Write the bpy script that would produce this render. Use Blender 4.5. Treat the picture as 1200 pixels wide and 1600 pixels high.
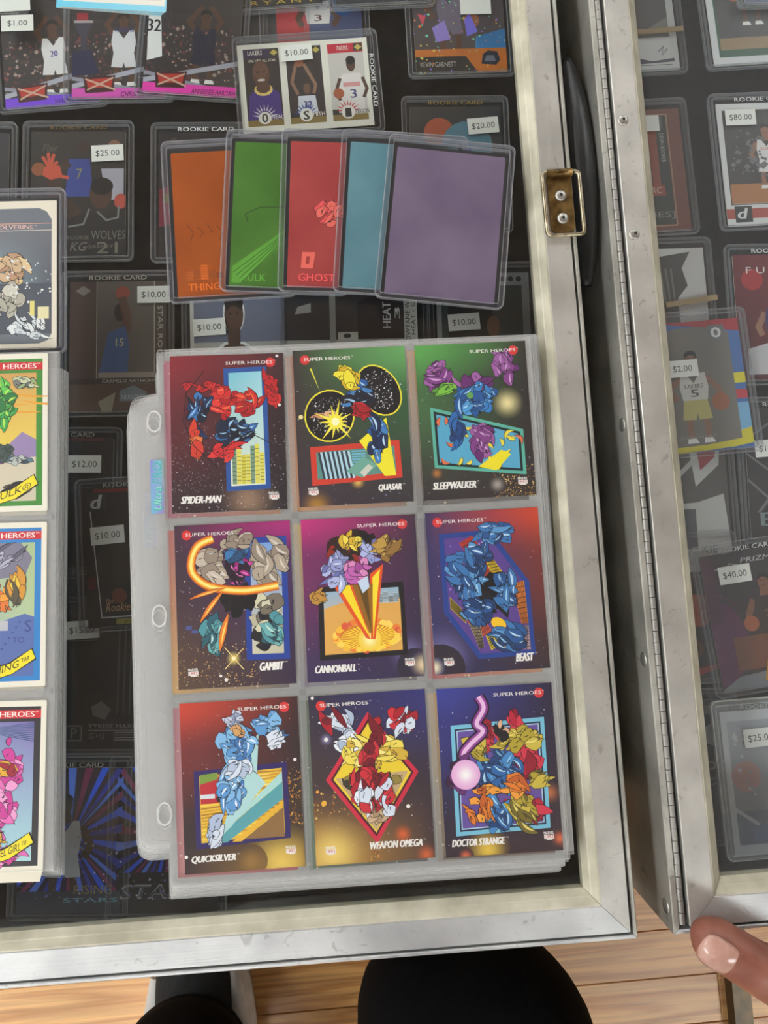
import bpy, bmesh, math, random
from mathutils import Vector, Matrix
from mathutils.geometry import tessellate_polygon

for o in list(bpy.data.objects):
    bpy.data.objects.remove(o)
S = bpy.context.scene
COL = S.collection
R = math.radians

# ------------------------------------------------------------------ camera, world, exposure, lamps
FT = 0.460                # height of the display case frames above the floor
PAGE = FT + 0.006         # top of the nine-pocket page
CAMZ = PAGE + 0.389784
FPX = 1100.0
B = ((0.99773559, -0.06102412, 0.02827995),
     (-0.05840502, -0.99461097, -0.08566133),
     (0.03335495, 0.08381567, -0.99592288))
cam = bpy.data.cameras.new('camera')
cam.sensor_fit = 'VERTICAL'
cam.sensor_height = 36.0
cam.lens = 36.0 * FPX / 1600.0
cam.clip_start = 0.01
camo = bpy.data.objects.new('camera', cam)
COL.objects.link(camo)
camo.matrix_world = Matrix(((B[0][0], -B[1][0], -B[2][0], 0),
                            (B[0][1], -B[1][1], -B[2][1], 0),
                            (B[0][2], -B[1][2], -B[2][2], CAMZ),
                            (0, 0, 0, 1)))
S.camera = camo
S.view_settings.view_transform = 'Standard'
S.view_settings.look = 'None'
S.view_settings.gamma = 1.0
S.view_settings.use_curve_mapping = False
S.view_settings.exposure = -0.25
S.cycles.transparent_max_bounces = 128
S.cycles.max_bounces = 8
wd = bpy.data.worlds.new('world')
S.world = wd
wd.use_nodes = True
wd.node_tree.nodes['Background'].inputs[0].default_value = (0.9, 0.95, 1.0, 1)
wd.node_tree.nodes['Background'].inputs[1].default_value = 0.3
LAMP_POWER = 23.0
# ceiling lamps: x, y (centre), size x, size y
LAMPS = [(-2.2, 0.35, 0.6, 1.2), (-2.2, -1.55, 0.6, 1.2), (-2.9, 1.45, 0.6, 1.2), (-0.6, -2.1, 1.2, 0.6), (1.5, -2.1, 1.2, 0.6),  # last panel in this row is added fill to brighten the floor
         (-2.2, 2.55, 0.6, 1.2), (0.1, 3.45, 1.2, 0.6), (2.25, 2.55, 0.6, 1.2)]
CEIL = 2.6


def P(u, v, z):
    """photo pixel (1200x1600) on the horizontal plane z -> world point"""
    d = ((u - 600) / FPX, (v - 800) / FPX, 1.0)
    w = [sum(B[k][i] * d[k] for k in range(3)) for i in range(3)]
    t = (z - CAMZ) / w[2]
    return Vector((w[0] * t, w[1] * t, z))


# ------------------------------------------------------------------ helpers
def lin(c):
    out = []
    for x in c[:3]:
        x /= 255.0
        out.append(x / 12.92 if x <= 0.04045 else ((x + 0.055) / 1.055) ** 2.4)
    return (out[0], out[1], out[2], 1.0)


def mesh_obj(name, me, mats, parent=None, loc=(0, 0, 0), rz=0.0, label=None, cat=None, group=None, kind=None):
    if not isinstance(mats, (list, tuple)):
        mats = [mats]
    if not me.materials:
        for m in mats:
            me.materials.append(m)
    o = bpy.data.objects.new(name, me)
    COL.objects.link(o)
    o.location = loc
    o.rotation_euler = (0, 0, rz)
    if parent:
        o.parent = parent
    tag(o, label, cat, group, kind)
    return o


def tag(o, label=None, cat=None, group=None, kind=None):
    if label: o['label'] = label
    if cat: o['category'] = cat
    if group: o['group'] = group
    if kind: o['kind'] = kind
    return o


def empty(name, loc=(0, 0, 0), rz=0.0, **kw):
    o = bpy.data.objects.new(name, None)
    COL.objects.link(o)
    o.location = loc
    o.rotation_euler = (0, 0, rz)
    o.empty_display_size = 0.02
    return tag(o, kw.get('label'), kw.get('cat'), kw.get('group'), kw.get('kind'))


def me_from(verts, faces, name='m', mi=None, smooth=False):
    me = bpy.data.meshes.new(name)
    me.from_pydata([tuple(v) for v in verts], [], faces)
    if mi:
        for p, k in zip(me.polygons, mi):
            p.material_index = k
    if smooth:
        for p in me.polygons:
            p.use_smooth = True
    me.update()
    return me


class MB:
    """collects simple solids into one mesh"""
    def __init__(s):
        s.v, s.f, s.m = [], [], []

    def box(s, x0, x1, y0, y1, z0, z1, m=0):
        n = len(s.v)
        s.v += [(x0, y0, z0), (x1, y0, z0), (x1, y1, z0), (x0, y1, z0), (x0, y0, z1), (x1, y0, z1), (x1, y1, z1), (x0, y1, z1)]
        s.f += [(n, n + 3, n + 2, n + 1), (n + 4, n + 5, n + 6, n + 7), (n, n + 1, n + 5, n + 4), (n + 1, n + 2, n + 6, n + 5),
                (n + 2, n + 3, n + 7, n + 6), (n + 3, n, n + 4, n + 7)]
        s.m += [m] * 6
        return s

    def prism(s, pts, z0, z1, m=0, mside=None, top=None):
        """extruded outline (counter-clockwise)"""
        n = len(s.v); k = len(pts)
        s.v += [(p[0], p[1], z0) for p in pts] + [(p[0], p[1], z1) for p in pts]
        s.f.append(tuple(range(n + k - 1, n - 1, -1))); s.m.append(m)
        s.f.append(tuple(range(n + k, n + 2 * k))); s.m.append(m if top is None else top)
        for i in range(k):
            j = (i + 1) % k
            s.f.append((n + i, n + j, n + k + j, n + k + i)); s.m.append(m if mside is None else mside)
        return s

    def ring(s, a, b, z0, z1, m=0, mside=None):
        """band between outline a (outer) and b (inner), same vertex count"""
        n = len(s.v); k = len(a)
        s.v += [(p[0], p[1], z0) for p in a] + [(p[0], p[1], z1) for p in a] + [(p[0], p[1], z0) for p in b] + [(p[0], p[1], z1) for p in b]
        ms = m if mside is None else mside
        for i in range(k):
            j = (i + 1) % k
            s.f += [(n + i, n + j, n + k + j, n + k + i), (n + k + i, n + k + j, n + 3 * k + j, n + 3 * k + i),
                    (n + 3 * k + i, n + 3 * k + j, n + 2 * k + j, n + 2 * k + i), (n + 2 * k + i, n + 2 * k + j, n + j, n + i)]
            s.m += [ms, m, ms, m]
        return s

    def tube(s, path, r, n=10, m=0, caps=True):
        base = len(s.v)
        k = len(path)
        up0 = Vector((0, 0, 1))
        for i, p in enumerate(path):
            p = Vector(p)
            a = Vector(path[max(i - 1, 0)]); b = Vector(path[min(i + 1, k - 1)])
            t = (b - a).normalized()
            up = up0 if abs(t.dot(up0)) < 0.95 else Vector((0, 1, 0))
            x = t.cross(up).normalized(); y = x.cross(t)
            rr = r[i] if isinstance(r, (list, tuple)) else r
            for q in range(n):
                an = 2 * math.pi * q / n
                s.v.append(tuple(p + x * (math.cos(an) * rr) + y * (math.sin(an) * rr)))
        for i in range(k - 1):
            for q in range(n):
                w = (q + 1) % n
                s.f.append((base + i * n + q, base + i * n + w, base + (i + 1) * n + w, base + (i + 1) * n + q)); s.m.append(m)
        if caps:
            s.f.append(tuple(base + q for q in range(n))); s.m.append(m)
            s.f.append(tuple(base + (k - 1) * n + q for q in range(n - 1, -1, -1))); s.m.append(m)
        return s

    def mesh(s, smooth=False):
        return me_from(s.v, s.f, 'm', s.m, smooth)

    def build(s, name, mats, parent=None, smooth=False, **kw):
        return mesh_obj(name, s.mesh(smooth), mats, parent, **kw)


def rrect(w, h, r, n=4, cx=0.0, cy=0.0):
    pts = []
    for sx, sy, a0 in ((1, -1, -90), (1, 1, 0), (-1, 1, 90), (-1, -1, 180)):
        for i in range(n + 1):
            a = R(a0 + 90.0 * i / n)
            pts.append((cx + sx * (w / 2 - r) + math.cos(a) * r, cy + sy * (h / 2 - r) + math.sin(a) * r))
    return pts


# ------------------------------------------------------------------ materials
def new_mat(name):
    m = bpy.data.materials.new(name)
    m.use_nodes = True
    nt = m.node_tree
    return m, nt, nt.nodes['Principled BSDF'], nt.nodes['Material Output']


def plain(name, c, rough=0.5, metal=0.0, spec=0.5, coat=0.0):
    m, nt, b, out = new_mat(name)
    b.inputs['Base Color'].default_value = lin(c)
    b.inputs['Roughness'].default_value = rough
    b.inputs['Metallic'].default_value = metal
    b.inputs['Specular IOR Level'].default_value = spec
    b.inputs['Coat Weight'].default_value = coat
    return m


def noisy(name, c1, c2, scale=30.0, rough=0.5, metal=0.0, spec=0.5, bump=0.0, stretch=(1, 1, 1), detail=4.0, lo=0.35, hi=0.65, rvar=0.0):
    m, nt, b, out = new_mat(name)
    N = nt.nodes; L = nt.links
    tc = N.new('ShaderNodeTexCoord'); mp = N.new('ShaderNodeMapping'); no = N.new('ShaderNodeTexNoise'); cr = N.new('ShaderNodeValToRGB')
    mp.inputs['Scale'].default_value = stretch
    no.inputs['Scale'].default_value = scale; no.inputs['Detail'].default_value = detail
    L.new(tc.outputs['Object'], mp.inputs['Vector']); L.new(mp.outputs['Vector'], no.inputs['Vector'])
    cr.color_ramp.elements[0].position = lo; cr.color_ramp.elements[0].color = lin(c1)
    cr.color_ramp.elements[1].position = hi; cr.color_ramp.elements[1].color = lin(c2)
    L.new(no.outputs['Fac'], cr.inputs['Fac']); L.new(cr.outputs['Color'], b.inputs['Base Color'])
    b.inputs['Roughness'].default_value = rough; b.inputs['Metallic'].default_value = metal
    b.inputs['Specular IOR Level'].default_value = spec
    if rvar:
        mr = N.new('ShaderNodeMapRange'); mr.inputs['To Min'].default_value = rough - rvar; mr.inputs['To Max'].default_value = rough + rvar
        L.new(no.outputs['Fac'], mr.inputs['Value']); L.new(mr.outputs['Result'], b.inputs['Roughness'])
    if bump:
        bp = N.new('ShaderNodeBump'); bp.inputs['Strength'].default_value = bump; bp.inputs['Distance'].default_value = 0.001
        L.new(no.outputs['Fac'], bp.inputs['Height']); L.new(bp.outputs['Normal'], b.inputs['Normal'])
    return m


def print_mat(name, rough=0.38, spec=0.45, coat=0.0):
    """printed card stock: the ink colours come from the shapes of the print"""
    m, nt, b, out = new_mat(name)
    at = nt.nodes.new('ShaderNodeAttribute'); at.attribute_name = 'Col'
    nt.links.new(at.outputs['Color'], b.inputs['Base Color'])
    b.inputs['Roughness'].default_value = rough
    b.inputs['Specular IOR Level'].default_value = spec
    b.inputs['Coat Weight'].default_value = coat
    return m


def clear(name, gloss=0.05, haze=0.03, tint=(1, 1, 1), rough=0.04, hazecol=(235, 236, 240), bump=0.0):
    m, nt, b, out = new_mat(name)
    N = nt.nodes; L = nt.links
    N.remove(b)
    tr = N.new('ShaderNodeBsdfTransparent'); gl = N.new('ShaderNodeBsdfGlossy'); df = N.new('ShaderNodeBsdfDiffuse')
    tr.inputs['Color'].default_value = (*tint, 1)
    gl.inputs['Roughness'].default_value = rough
    df.inputs['Color'].default_value = lin(hazecol)
    m1 = N.new('ShaderNodeMixShader'); m2 = N.new('ShaderNodeMixShader')
    m1.inputs['Fac'].default_value = haze; m2.inputs['Fac'].default_value = gloss
    L.new(tr.outputs[0], m1.inputs[1]); L.new(df.outputs[0], m1.inputs[2])
    L.new(m1.outputs[0], m2.inputs[1]); L.new(gl.outputs[0], m2.inputs[2])
    L.new(m2.outputs[0], out.inputs['Surface'])
    if bump:
        tc = N.new('ShaderNodeTexCoord'); no = N.new('ShaderNodeTexNoise'); bp = N.new('ShaderNodeBump')
        no.inputs['Scale'].default_value = 90; no.inputs['Detail'].default_value = 3
        bp.inputs['Strength'].default_value = bump; bp.inputs['Distance'].default_value = 0.0006
        L.new(tc.outputs['Object'], no.inputs['Vector']); L.new(no.outputs['Fac'], bp.inputs['Height'])
        L.new(bp.outputs['Normal'], gl.inputs['Normal'])
    return m


def aluminium(name, c1, c2, stretch, rough=0.36, grime=0.5):
    m, nt, b, out = new_mat(name)
    N = nt.nodes; L = nt.links
    tc = N.new('ShaderNodeTexCoord')
    mp = N.new('ShaderNodeMapping'); mp.inputs['Scale'].default_value = stretch
    n1 = N.new('ShaderNodeTexNoise'); n1.inputs['Scale'].default_value = 900; n1.inputs['Detail'].default_value = 2
    n2 = N.new('ShaderNodeTexNoise'); n2.inputs['Scale'].default_value = 28; n2.inputs['Detail'].default_value = 5
    n3 = N.new('ShaderNodeTexNoise'); n3.inputs['Scale'].default_value = 120; n3.inputs['Detail'].default_value = 6; n3.inputs['Distortion'].default_value = 1.5
    L.new(tc.outputs['Object'], mp.inputs['Vector']); L.new(mp.outputs['Vector'], n1.inputs['Vector'])
    L.new(tc.outputs['Object'], n2.inputs['Vector']); L.new(tc.outputs['Object'], n3.inputs['Vector'])
    cr = N.new('ShaderNodeValToRGB')
    cr.color_ramp.elements[0].position = 0.3; cr.color_ramp.elements[0].color = lin(c1)
    cr.color_ramp.elements[1].position = 0.7; cr.color_ramp.elements[1].color = lin(c2)
    L.new(n2.outputs['Fac'], cr.inputs['Fac'])
    gr = N.new('ShaderNodeValToRGB')       # sparse dark scuffs
    gr.color_ramp.elements[0].position = 0.30; gr.color_ramp.elements[0].color = (0.25, 0.23, 0.2, 1)
    gr.color_ramp.elements[1].position = 0.38; gr.color_ramp.elements[1].color = (1, 1, 1, 1)
    L.new(n3.outputs['Fac'], gr.inputs['Fac'])
    mx = N.new('ShaderNodeMix'); mx.data_type = 'RGBA'; mx.blend_type = 'MULTIPLY'; mx.inputs[0].default_value = grime
    L.new(cr.outputs['Color'], mx.inputs[6]); L.new(gr.outputs['Color'], mx.inputs[7])
    L.new(mx.outputs[2], b.inputs['Base Color'])
    b.inputs['Metallic'].default_value = 0.6
    mr = N.new('ShaderNodeMapRange'); mr.inputs['To Min'].default_value = rough - 0.1; mr.inputs['To Max'].default_value = rough + 0.14
    L.new(n1.outputs['Fac'], mr.inputs['Value']); L.new(mr.outputs['Result'], b.inputs['Roughness'])
    bp = N.new('ShaderNodeBump'); bp.inputs['Strength'].default_value = 0.12; bp.inputs['Distance'].default_value = 0.0004
    L.new(n1.outputs['Fac'], bp.inputs['Height']); L.new(bp.outputs['Normal'], b.inputs['Normal'])
    return m


def wood(name, c1, c2, c3):
    m, nt, b, out = new_mat(name)
    N = nt.nodes; L = nt.links
    tc = N.new('ShaderNodeTexCoord'); oi = N.new('ShaderNodeObjectInfo')
    mp = N.new('ShaderNodeMapping'); mp.inputs['Scale'].default_value = (1.6, 22, 1)
    vm = N.new('ShaderNodeVectorMath'); vm.operation = 'MULTIPLY_ADD'
    cmb = N.new('ShaderNodeCombineXYZ')
    for k in (0, 1, 2):
        L.new(oi.outputs['Random'], cmb.inputs[k])
    vm.inputs[1].default_value = (37, 19, 11)
    L.new(cmb.outputs[0], vm.inputs[0]); L.new(tc.outputs['Object'], vm.inputs[2])
    L.new(vm.outputs[0], mp.inputs['Vector'])
    n1 = N.new('ShaderNodeTexNoise'); n1.inputs['Scale'].default_value = 1.6; n1.inputs['Detail'].default_value = 3; n1.inputs['Distortion'].default_value = 0.6
    L.new(mp.outputs['Vector'], n1.inputs['Vector'])
    mul = N.new('ShaderNodeMath'); mul.operation = 'MULTIPLY'; mul.inputs[1].default_value = 9.0
    fr = N.new('ShaderNodeMath'); fr.operation = 'PINGPONG'; fr.inputs[1].default_value = 1.0
    L.new(n1.outputs['Fac'], mul.inputs[0]); L.new(mul.outputs[0], fr.inputs[0])
    cr = N.new('ShaderNodeValToRGB')
    cr.color_ramp.elements[0].position = 0.0; cr.color_ramp.elements[0].color = lin(c1)
    cr.color_ramp.elements[1].position = 0.75; cr.color_ramp.elements[1].color = lin(c2)
    L.new(fr.outputs[0], cr.inputs['Fac'])
    mp2 = N.new('ShaderNodeMapping'); mp2.inputs['Scale'].default_value = (6, 260, 1)
    n2 = N.new('ShaderNodeTexNoise'); n2.inputs['Scale'].default_value = 1.0; n2.inputs['Detail'].default_value = 3
    L.new(vm.outputs[0], mp2.inputs['Vector']); L.new(mp2.outputs['Vector'], n2.inputs['Vector'])
    st_ = N.new('ShaderNodeMapRange'); st_.inputs['From Min'].default_value = 0.35; st_.inputs['From Max'].default_value = 0.65
    st_.inputs['To Min'].default_value = 0.78; st_.inputs['To Max'].default_value = 1.08
    L.new(n2.outputs['Fac'], st_.inputs['Value'])
    mx = N.new('ShaderNodeMix'); mx.data_type = 'RGBA'
    mr = N.new('ShaderNodeMapRange'); mr.inputs['To Max'].default_value = 0.55
    L.new(oi.outputs['Random'], mr.inputs['Value']); L.new(mr.outputs['Result'], mx.inputs[0])
    L.new(cr.outputs['Color'], mx.inputs[6]); mx.inputs[7].default_value = lin(c3)
    ml = N.new('ShaderNodeVectorMath'); ml.operation = 'SCALE'
    L.new(mx.outputs[2], ml.inputs[0]); L.new(st_.outputs['Result'], ml.inputs['Scale'])
    L.new(ml.outputs[0], b.inputs['Base Color'])
    b.inputs['Roughness'].default_value = 0.38
    return m


M = {}
M['alu_x'] = aluminium('brushed_aluminium_along_x', (186, 187, 187), (222, 222, 220), (0.02, 1, 1), 0.34, 0.35)
M['alu_y'] = aluminium('brushed_aluminium_along_y', (184, 181, 174), (220, 216, 208), (1, 0.02, 1), 0.34, 0.35)
M['alu_wall'] = aluminium('case_wall_aluminium', (160, 157, 148), (205, 202, 192), (0.05, 0.05, 1), 0.42, 0.35)
M['bevel'] = noisy('cream_painted_bevel', (178, 172, 150), (214, 208, 186), 45, 0.45, 0.15, 0.4, 0.05, rvar=0.1)
M['gap_shade'] = plain('dark_gap', (18, 17, 16), 0.6)
M['hinge'] = aluminium('hinge_steel', (150, 148, 142), (190, 187, 180), (1, 0.3, 1), 0.45, 0.3)
M['rivet'] = plain('rivet_aluminium', (186, 183, 176), 0.42, 0.9)
M['rivet_hole'] = plain('rivet_bore', (25, 22, 20), 0.7)
M['brass'] = noisy('tarnished_brass', (88, 66, 34), (140, 112, 66), 160, 0.38, 0.8, 0.5, 0.15, rvar=0.12)
M['wire'] = noisy('worn_nickel_wire', (150, 135, 105), (205, 195, 170), 200, 0.3, 0.9)
M['leather'] = noisy('black_leather_handle', (16, 16, 16), (30, 29, 29), 240, 0.42, 0, 0.5, 0.5, (1, 0.25, 1))
M['lining'] = noisy('black_foam_lining', (10, 10, 11), (22, 22, 24), 180, 0.9, 0, 0.2, 0.2)
M['glass_dust_haze'] = clear('case_glass_dust_haze', 0.045, 0.034, (0.955, 0.97, 0.965), 0.03, (214, 218, 222))  # dust and the milky ceiling reflection, both put in as pale diffuse haze
M['glass'] = clear('case_glass', 0.04, 0.006, (0.965, 0.98, 0.97), 0.015, (200, 205, 205))
M['top'] = clear('toploader_plastic', 0.045, 0.012, (0.985, 0.985, 0.99), 0.06, (215, 220, 235))
M['rim'] = clear('toploader_rim', 0.07, 0.03, (0.97, 0.97, 0.98), 0.12, (214, 218, 236))
M['edge'] = clear('toploader_edge', 0.18, 0.20, (0.93, 0.94, 0.95), 0.15, (225, 228, 232))  # pale film paints bright highlight lines along the holder edges
M['page'] = clear('page_film', 0.05, 0.02, (0.985, 0.985, 0.985), 0.10, (225, 225, 228), 0.4)
M['page_low'] = clear('page_film_lower', 0.06, 0.15, (0.99, 0.99, 0.99), 0.18, (250, 250, 247), 0.8)
M['page_edge'] = clear('page_film_edge', 0.25, 0.65, (0.92, 0.92, 0.92), 0.25, (246, 246, 242))  # whiter film paints the highlight along the page edges
M['seam'] = clear('page_weld_seam', 0.10, 0.16, (0.92, 0.92, 0.92), 0.2, (205, 206, 204), 0.6)
M['frost_glare'] = clear('frost_glare_toploader', 0.10, 0.16, (0.97, 0.97, 0.98), 0.2, (240, 242, 246))  # whitish film carries the holder's frosting and painted lamp glare
M['print'] = print_mat('card_print', 0.34, 0.45)
M['print_dull'] = print_mat('card_print_satin', 0.5, 0.3)
M['holo'] = print_mat('card_print_holographic', 0.25, 0.6, 0.4)
M['stock'] = noisy('card_stock', (222, 216, 200), (234, 229, 214), 300, 0.6)
M['margin_dark'] = plain('black_margin', (22, 20, 19), 0.5)
M['paper'] = plain('price_sticker_paper', (232, 231, 226), 0.7)
M['ink'] = print_mat('sticker_ink', 0.7, 0.2)
M['wood'] = wood('oak_strip', (186, 126, 66), (222, 170, 106), (204, 146, 84))
M['table'] = noisy('dark_table_top', (40, 34, 28), (58, 50, 42), 30, 0.6)
M['bar'] = noisy('brown_painted_steel', (62, 46, 16), (86, 66, 28), 60, 0.4, 0.3)
M['cloth'] = noisy('black_trouser_cloth', (7, 7, 8), (13, 13, 14), 400, 0.95, 0, 0.1, 0.3)
M['sweater'] = noisy('black_sweater_knit', (8, 8, 10), (16, 16, 18), 300, 0.95, 0, 0.1, 0.4)
M['skin'] = noisy('skin', (132, 80, 66), (162, 104, 86), 60, 0.42, 0, 0.4, 0.25, detail=8)
M['nail'] = noisy('finger_nail', (186, 138, 122), (206, 164, 150), 120, 0.22, 0, 0.6)
M['hair'] = plain('dark_hair', (28, 20, 15), 0.6)
M['shoe_black'] = noisy('shoe_black_knit', (10, 10, 11), (22, 22, 23), 300, 0.8)
M['shoe_white'] = noisy('shoe_white_rubber', (205, 200, 192), (226, 222, 214), 60, 0.55)
M['wall'] = noisy('painted_wall', (184, 186, 188), (196, 198, 200), 8, 0.85)
M['ceiling'] = noisy('grey_ceiling', (132, 134, 136), (146, 148, 150), 14, 0.9)
M['housing'] = plain('lamp_housing_white', (225, 225, 222), 0.5)
lm, nt_, b_, o_ = new_mat('lamp_diffuser')
b_.inputs['Base Color'].default_value = (0.9, 0.9, 0.9, 1)
b_.inputs['Emission Color'].default_value = (0.93, 0.98, 1.0, 1)
b_.inputs['Emission Strength'].default_value = LAMP_POWER
M['lamp'] = lm


def foil(name, c, c2):
    m = noisy(name, c, c2, 22, 0.36, 0.55, 0.5, 0.10, (1, 1, 1), 5, 0.3, 0.7, 0.06)
    return m


# ------------------------------------------------------------------ flat print: shapes and lettering
_txt = {}


def glyphs(s, bold=0.0, shear=0.0):
    key = (s, bold, shear)
    if key in _txt:
        return _txt[key]
    cu = bpy.data.curves.new('t', 'FONT')
    cu.body = s; cu.size = 1.0; cu.shear = shear; cu.offset = bold; cu.resolution_u = 2; cu.fill_mode = 'FRONT'
    ob = bpy.data.objects.new('t', cu)
    COL.objects.link(ob)
    dg = bpy.context.evaluated_depsgraph_get()
    ev = ob.evaluated_get(dg)
    me = ev.to_mesh()
    vs = [(v.co.x, v.co.y) for v in me.vertices]
    fs = [tuple(p.vertices) for p in me.polygons]
    ev.to_mesh_clear()
    bpy.data.objects.remove(ob); bpy.data.curves.remove(cu)
    if not vs:
        vs = [(0, 0), (1, 1)]
    x0 = min(v[0] for v in vs); x1 = max(v[0] for v in vs); y0 = min(v[1] for v in vs); y1 = max(v[1] for v in vs)
    vs = [((x - x0) / max(x1 - x0, 1e-6), (y - y0) / max(y1 - y0, 1e-6)) for x, y in vs]
    _txt[key] = (vs, fs)
    return _txt[key]


CW, CH = 0.0635, 0.0889


def spline(p, n=6):
    out = []
    for i in range(len(p) - 1):
        a, b, c, d = p[max(i - 1, 0)], p[i], p[i + 1], p[min(i + 2, len(p) - 1)]
        for k in range(n):
            t = k / n
            out.append(tuple(0.5 * (2 * b[q] + (c[q] - a[q]) * t + (2 * a[q] - 5 * b[q] + 4 * c[q] - d[q]) * t * t + (3 * b[q] - a[q] - 3 * c[q] + d[q]) * t ** 3) for q in (0, 1)))
    return out + [p[-1]]


class Art:
    """flat coloured print, u to the right and v down over the card face"""
    STEP = 2e-6          # thickness of one ink layer; a shape only climbs over shapes it overlaps

    def __init__(s, w=CW, h=CH, land=False, clip=True):
        s.w, s.h, s.land, s.clip = w, h, land, clip
        s.bgr = None
        s.lay = []
        s.v, s.f, s.c = [], [], []
        s.z = s.STEP

    def xy(s, u, v):
        if s.clip:
            u = min(max(u, 0.0), 1.0); v = min(max(v, 0.0), 1.0)
        if s.land:
            return (-(0.5 - v) * s.w, (u - 0.5) * s.h)
        return ((u - 0.5) * s.w, (0.5 - v) * s.h)

    def asp(s):
        return (s.h / s.w) if s.land else (s.w / s.h)

    def _add(s, pts, faces, cols):
        n = len(s.v)
        b0 = min(p[0] for p in pts); b1 = max(p[0] for p in pts); b2 = min(p[1] for p in pts); b3 = max(p[1] for p in pts)
        k = 0
        for (c0, c1, c2, c3, l) in s.lay:
            if l > k and c0 < b1 and b0 < c1 and c2 < b3 and b2 < c3:
                k = l
        k += 1
        s.lay.append((b0, b1, b2, b3, k))
        z = k * s.STEP
        for u, v in pts:
            x, y = s.xy(u, v)
            s.v.append((x, y, z))
        for f in faces:
            a = [s.v[n + i] for i in f]
            ar = sum(a[i][0] * a[(i + 1) % len(a)][1] - a[(i + 1) % len(a)][0] * a[i][1] for i in range(len(a)))
            if abs(ar) < 1e-13:
                continue
            if ar < 0:
                f = tuple(reversed(f))
            s.f.append(tuple(n + i for i in f))
            s.c.append([cols[i] for i in f] if isinstance(cols, list) else [cols] * len(f))
        return s

    def up(s):
        s.z += s.STEP

    def poly(s, pts, col, keep=False):
        col = [lin(c) for c in col] if isinstance(col, list) else lin(col)
        if not keep: s.up()
        if len(pts) <= 4 and len(pts) == 3:
            fs = [(0, 1, 2)]
        else:
            fs = [tuple(t) for t in tessellate_polygon([[Vector((p[0], p[1], 0)) for p in pts]])]
        return s._add(pts, fs, col)

    def rect(s, u0, v0, u1, v1, col, keep=False):
        return s.poly([(u0, v0), (u1, v0), (u1, v1), (u0, v1)], col, keep)

    def grad(s, tl, tr, br, bl, u0=0, v0=0, u1=1, v1=1, n=6):
        s.up()
        pts, cols, fs = [], [], []
        C = [lin(c) for c in (tl, tr, br, bl)]
        for j in range(n + 1):
            for i in range(n + 1):
                a, b = i / n, j / n
                pts.append((u0 + (u1 - u0) * a, v0 + (v1 - v0) * b))
                cols.append(tuple((C[0][k] * (1 - a) + C[1][k] * a) * (1 - b) + (C[3][k] * (1 - a) + C[2][k] * a) * b for k in range(4)))
        for j in range(n):
            for i in range(n):
                q = j * (n + 1) + i
                fs.append((q, q + 1, q + n + 2, q + n + 1))
        return s._add(pts, fs, cols)

    def rows(s, rw, n=8):
        """printed background: colour rows (v, left, right) blended into each other"""
        s.up()
        s.bgr = [(v, lin(l), lin(r)) for v, l, r in rw]
        vs = []
        for (v0, _, _), (v1, _, _) in zip(s.bgr, s.bgr[1:]):
            vs += [v0 + (v1 - v0) * k / 4.0 for k in range(4)]
        vs.append(s.bgr[-1][0])
        pts, cols, fs = [], [], []
        for v in vs:
            for i in range(n + 1):
                pts.append((i / n, v)); cols.append(s.bgc(i / n, v))
        for j in range(len(vs) - 1):
            for i in range(n):
                q = j * (n + 1) + i
                fs.append((q, q + 1, q + n + 2, q + n + 1))
        return s._add(pts, fs, cols)

    def bgc(s, u, v):
        u = min(max(u, 0), 1); v = min(max(v, 0), 1)
        for (v0, l0, r0), (v1, l1, r1) in zip(s.bgr, s.bgr[1:]):
            if v <= v1 or v1 >= 1:
                t = (v - v0) / max(v1 - v0, 1e-6); t = t * t * (3 - 2 * t)
                return tuple((l0[k] * (1 - u) + r0[k] * u) * (1 - t) + (l1[k] * (1 - u) + r1[k] * u) * t for k in range(4))
        return s.bgr[-1][1]

    def ell(s, cu, cv, ru, rv, col, n=18, rot=0.0, keep=False):
        a = s.asp(); c, si = math.cos(R(rot)), math.sin(R(rot))
        pts = []
        for i in range(n):
            t = 2 * math.pi * i / n
            x = math.cos(t) * ru; y = math.sin(t) * rv / a
            pts.append((cu + x * c - y * si, cv + (x * si + y * c) * a))
        return s.poly(pts, col, keep)

    def circ(s, cu, cv, r, col, n=18, keep=False):
        return s.ell(cu, cv, r, r * s.asp(), col, n, 0, keep)

    def glow(s, cu, cv, r, cin, cout, n=20, solid=False):
        """soft printed glow: fan from centre colour to rim colour"""
        s.up()
        a = s.asp(); ci = lin(cin); co = lin(cout)
        pts, cols, fs = [(cu, cv)], [ci], []
        rings = ((0.25, 0.75), (0.5, 0.38), (0.75, 0.12), (1.0, 0.0))
        for rr, w in rings:
            for i in range(n):
                u = cu + r * rr * math.cos(2 * math.pi * i / n); v = cv + r * rr * a * math.sin(2 * math.pi * i / n)
                base = s.bgc(u, v) if (s.bgr and not solid) else co
                pts.append((u, v)); cols.append(tuple(ci[k] * w + base[k] * (1 - w) for k in range(4)))
        fs = [(0, i + 1, (i + 1) % n + 1) for i in range(n)]
        for q in range(3):
            fs += [(1 + q * n + i, 1 + (q + 1) * n + i, 1 + (q + 1) * n + (i + 1) % n, 1 + q * n + (i + 1) % n) for i in range(n)]
        return s._add(pts, fs, cols)

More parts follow.
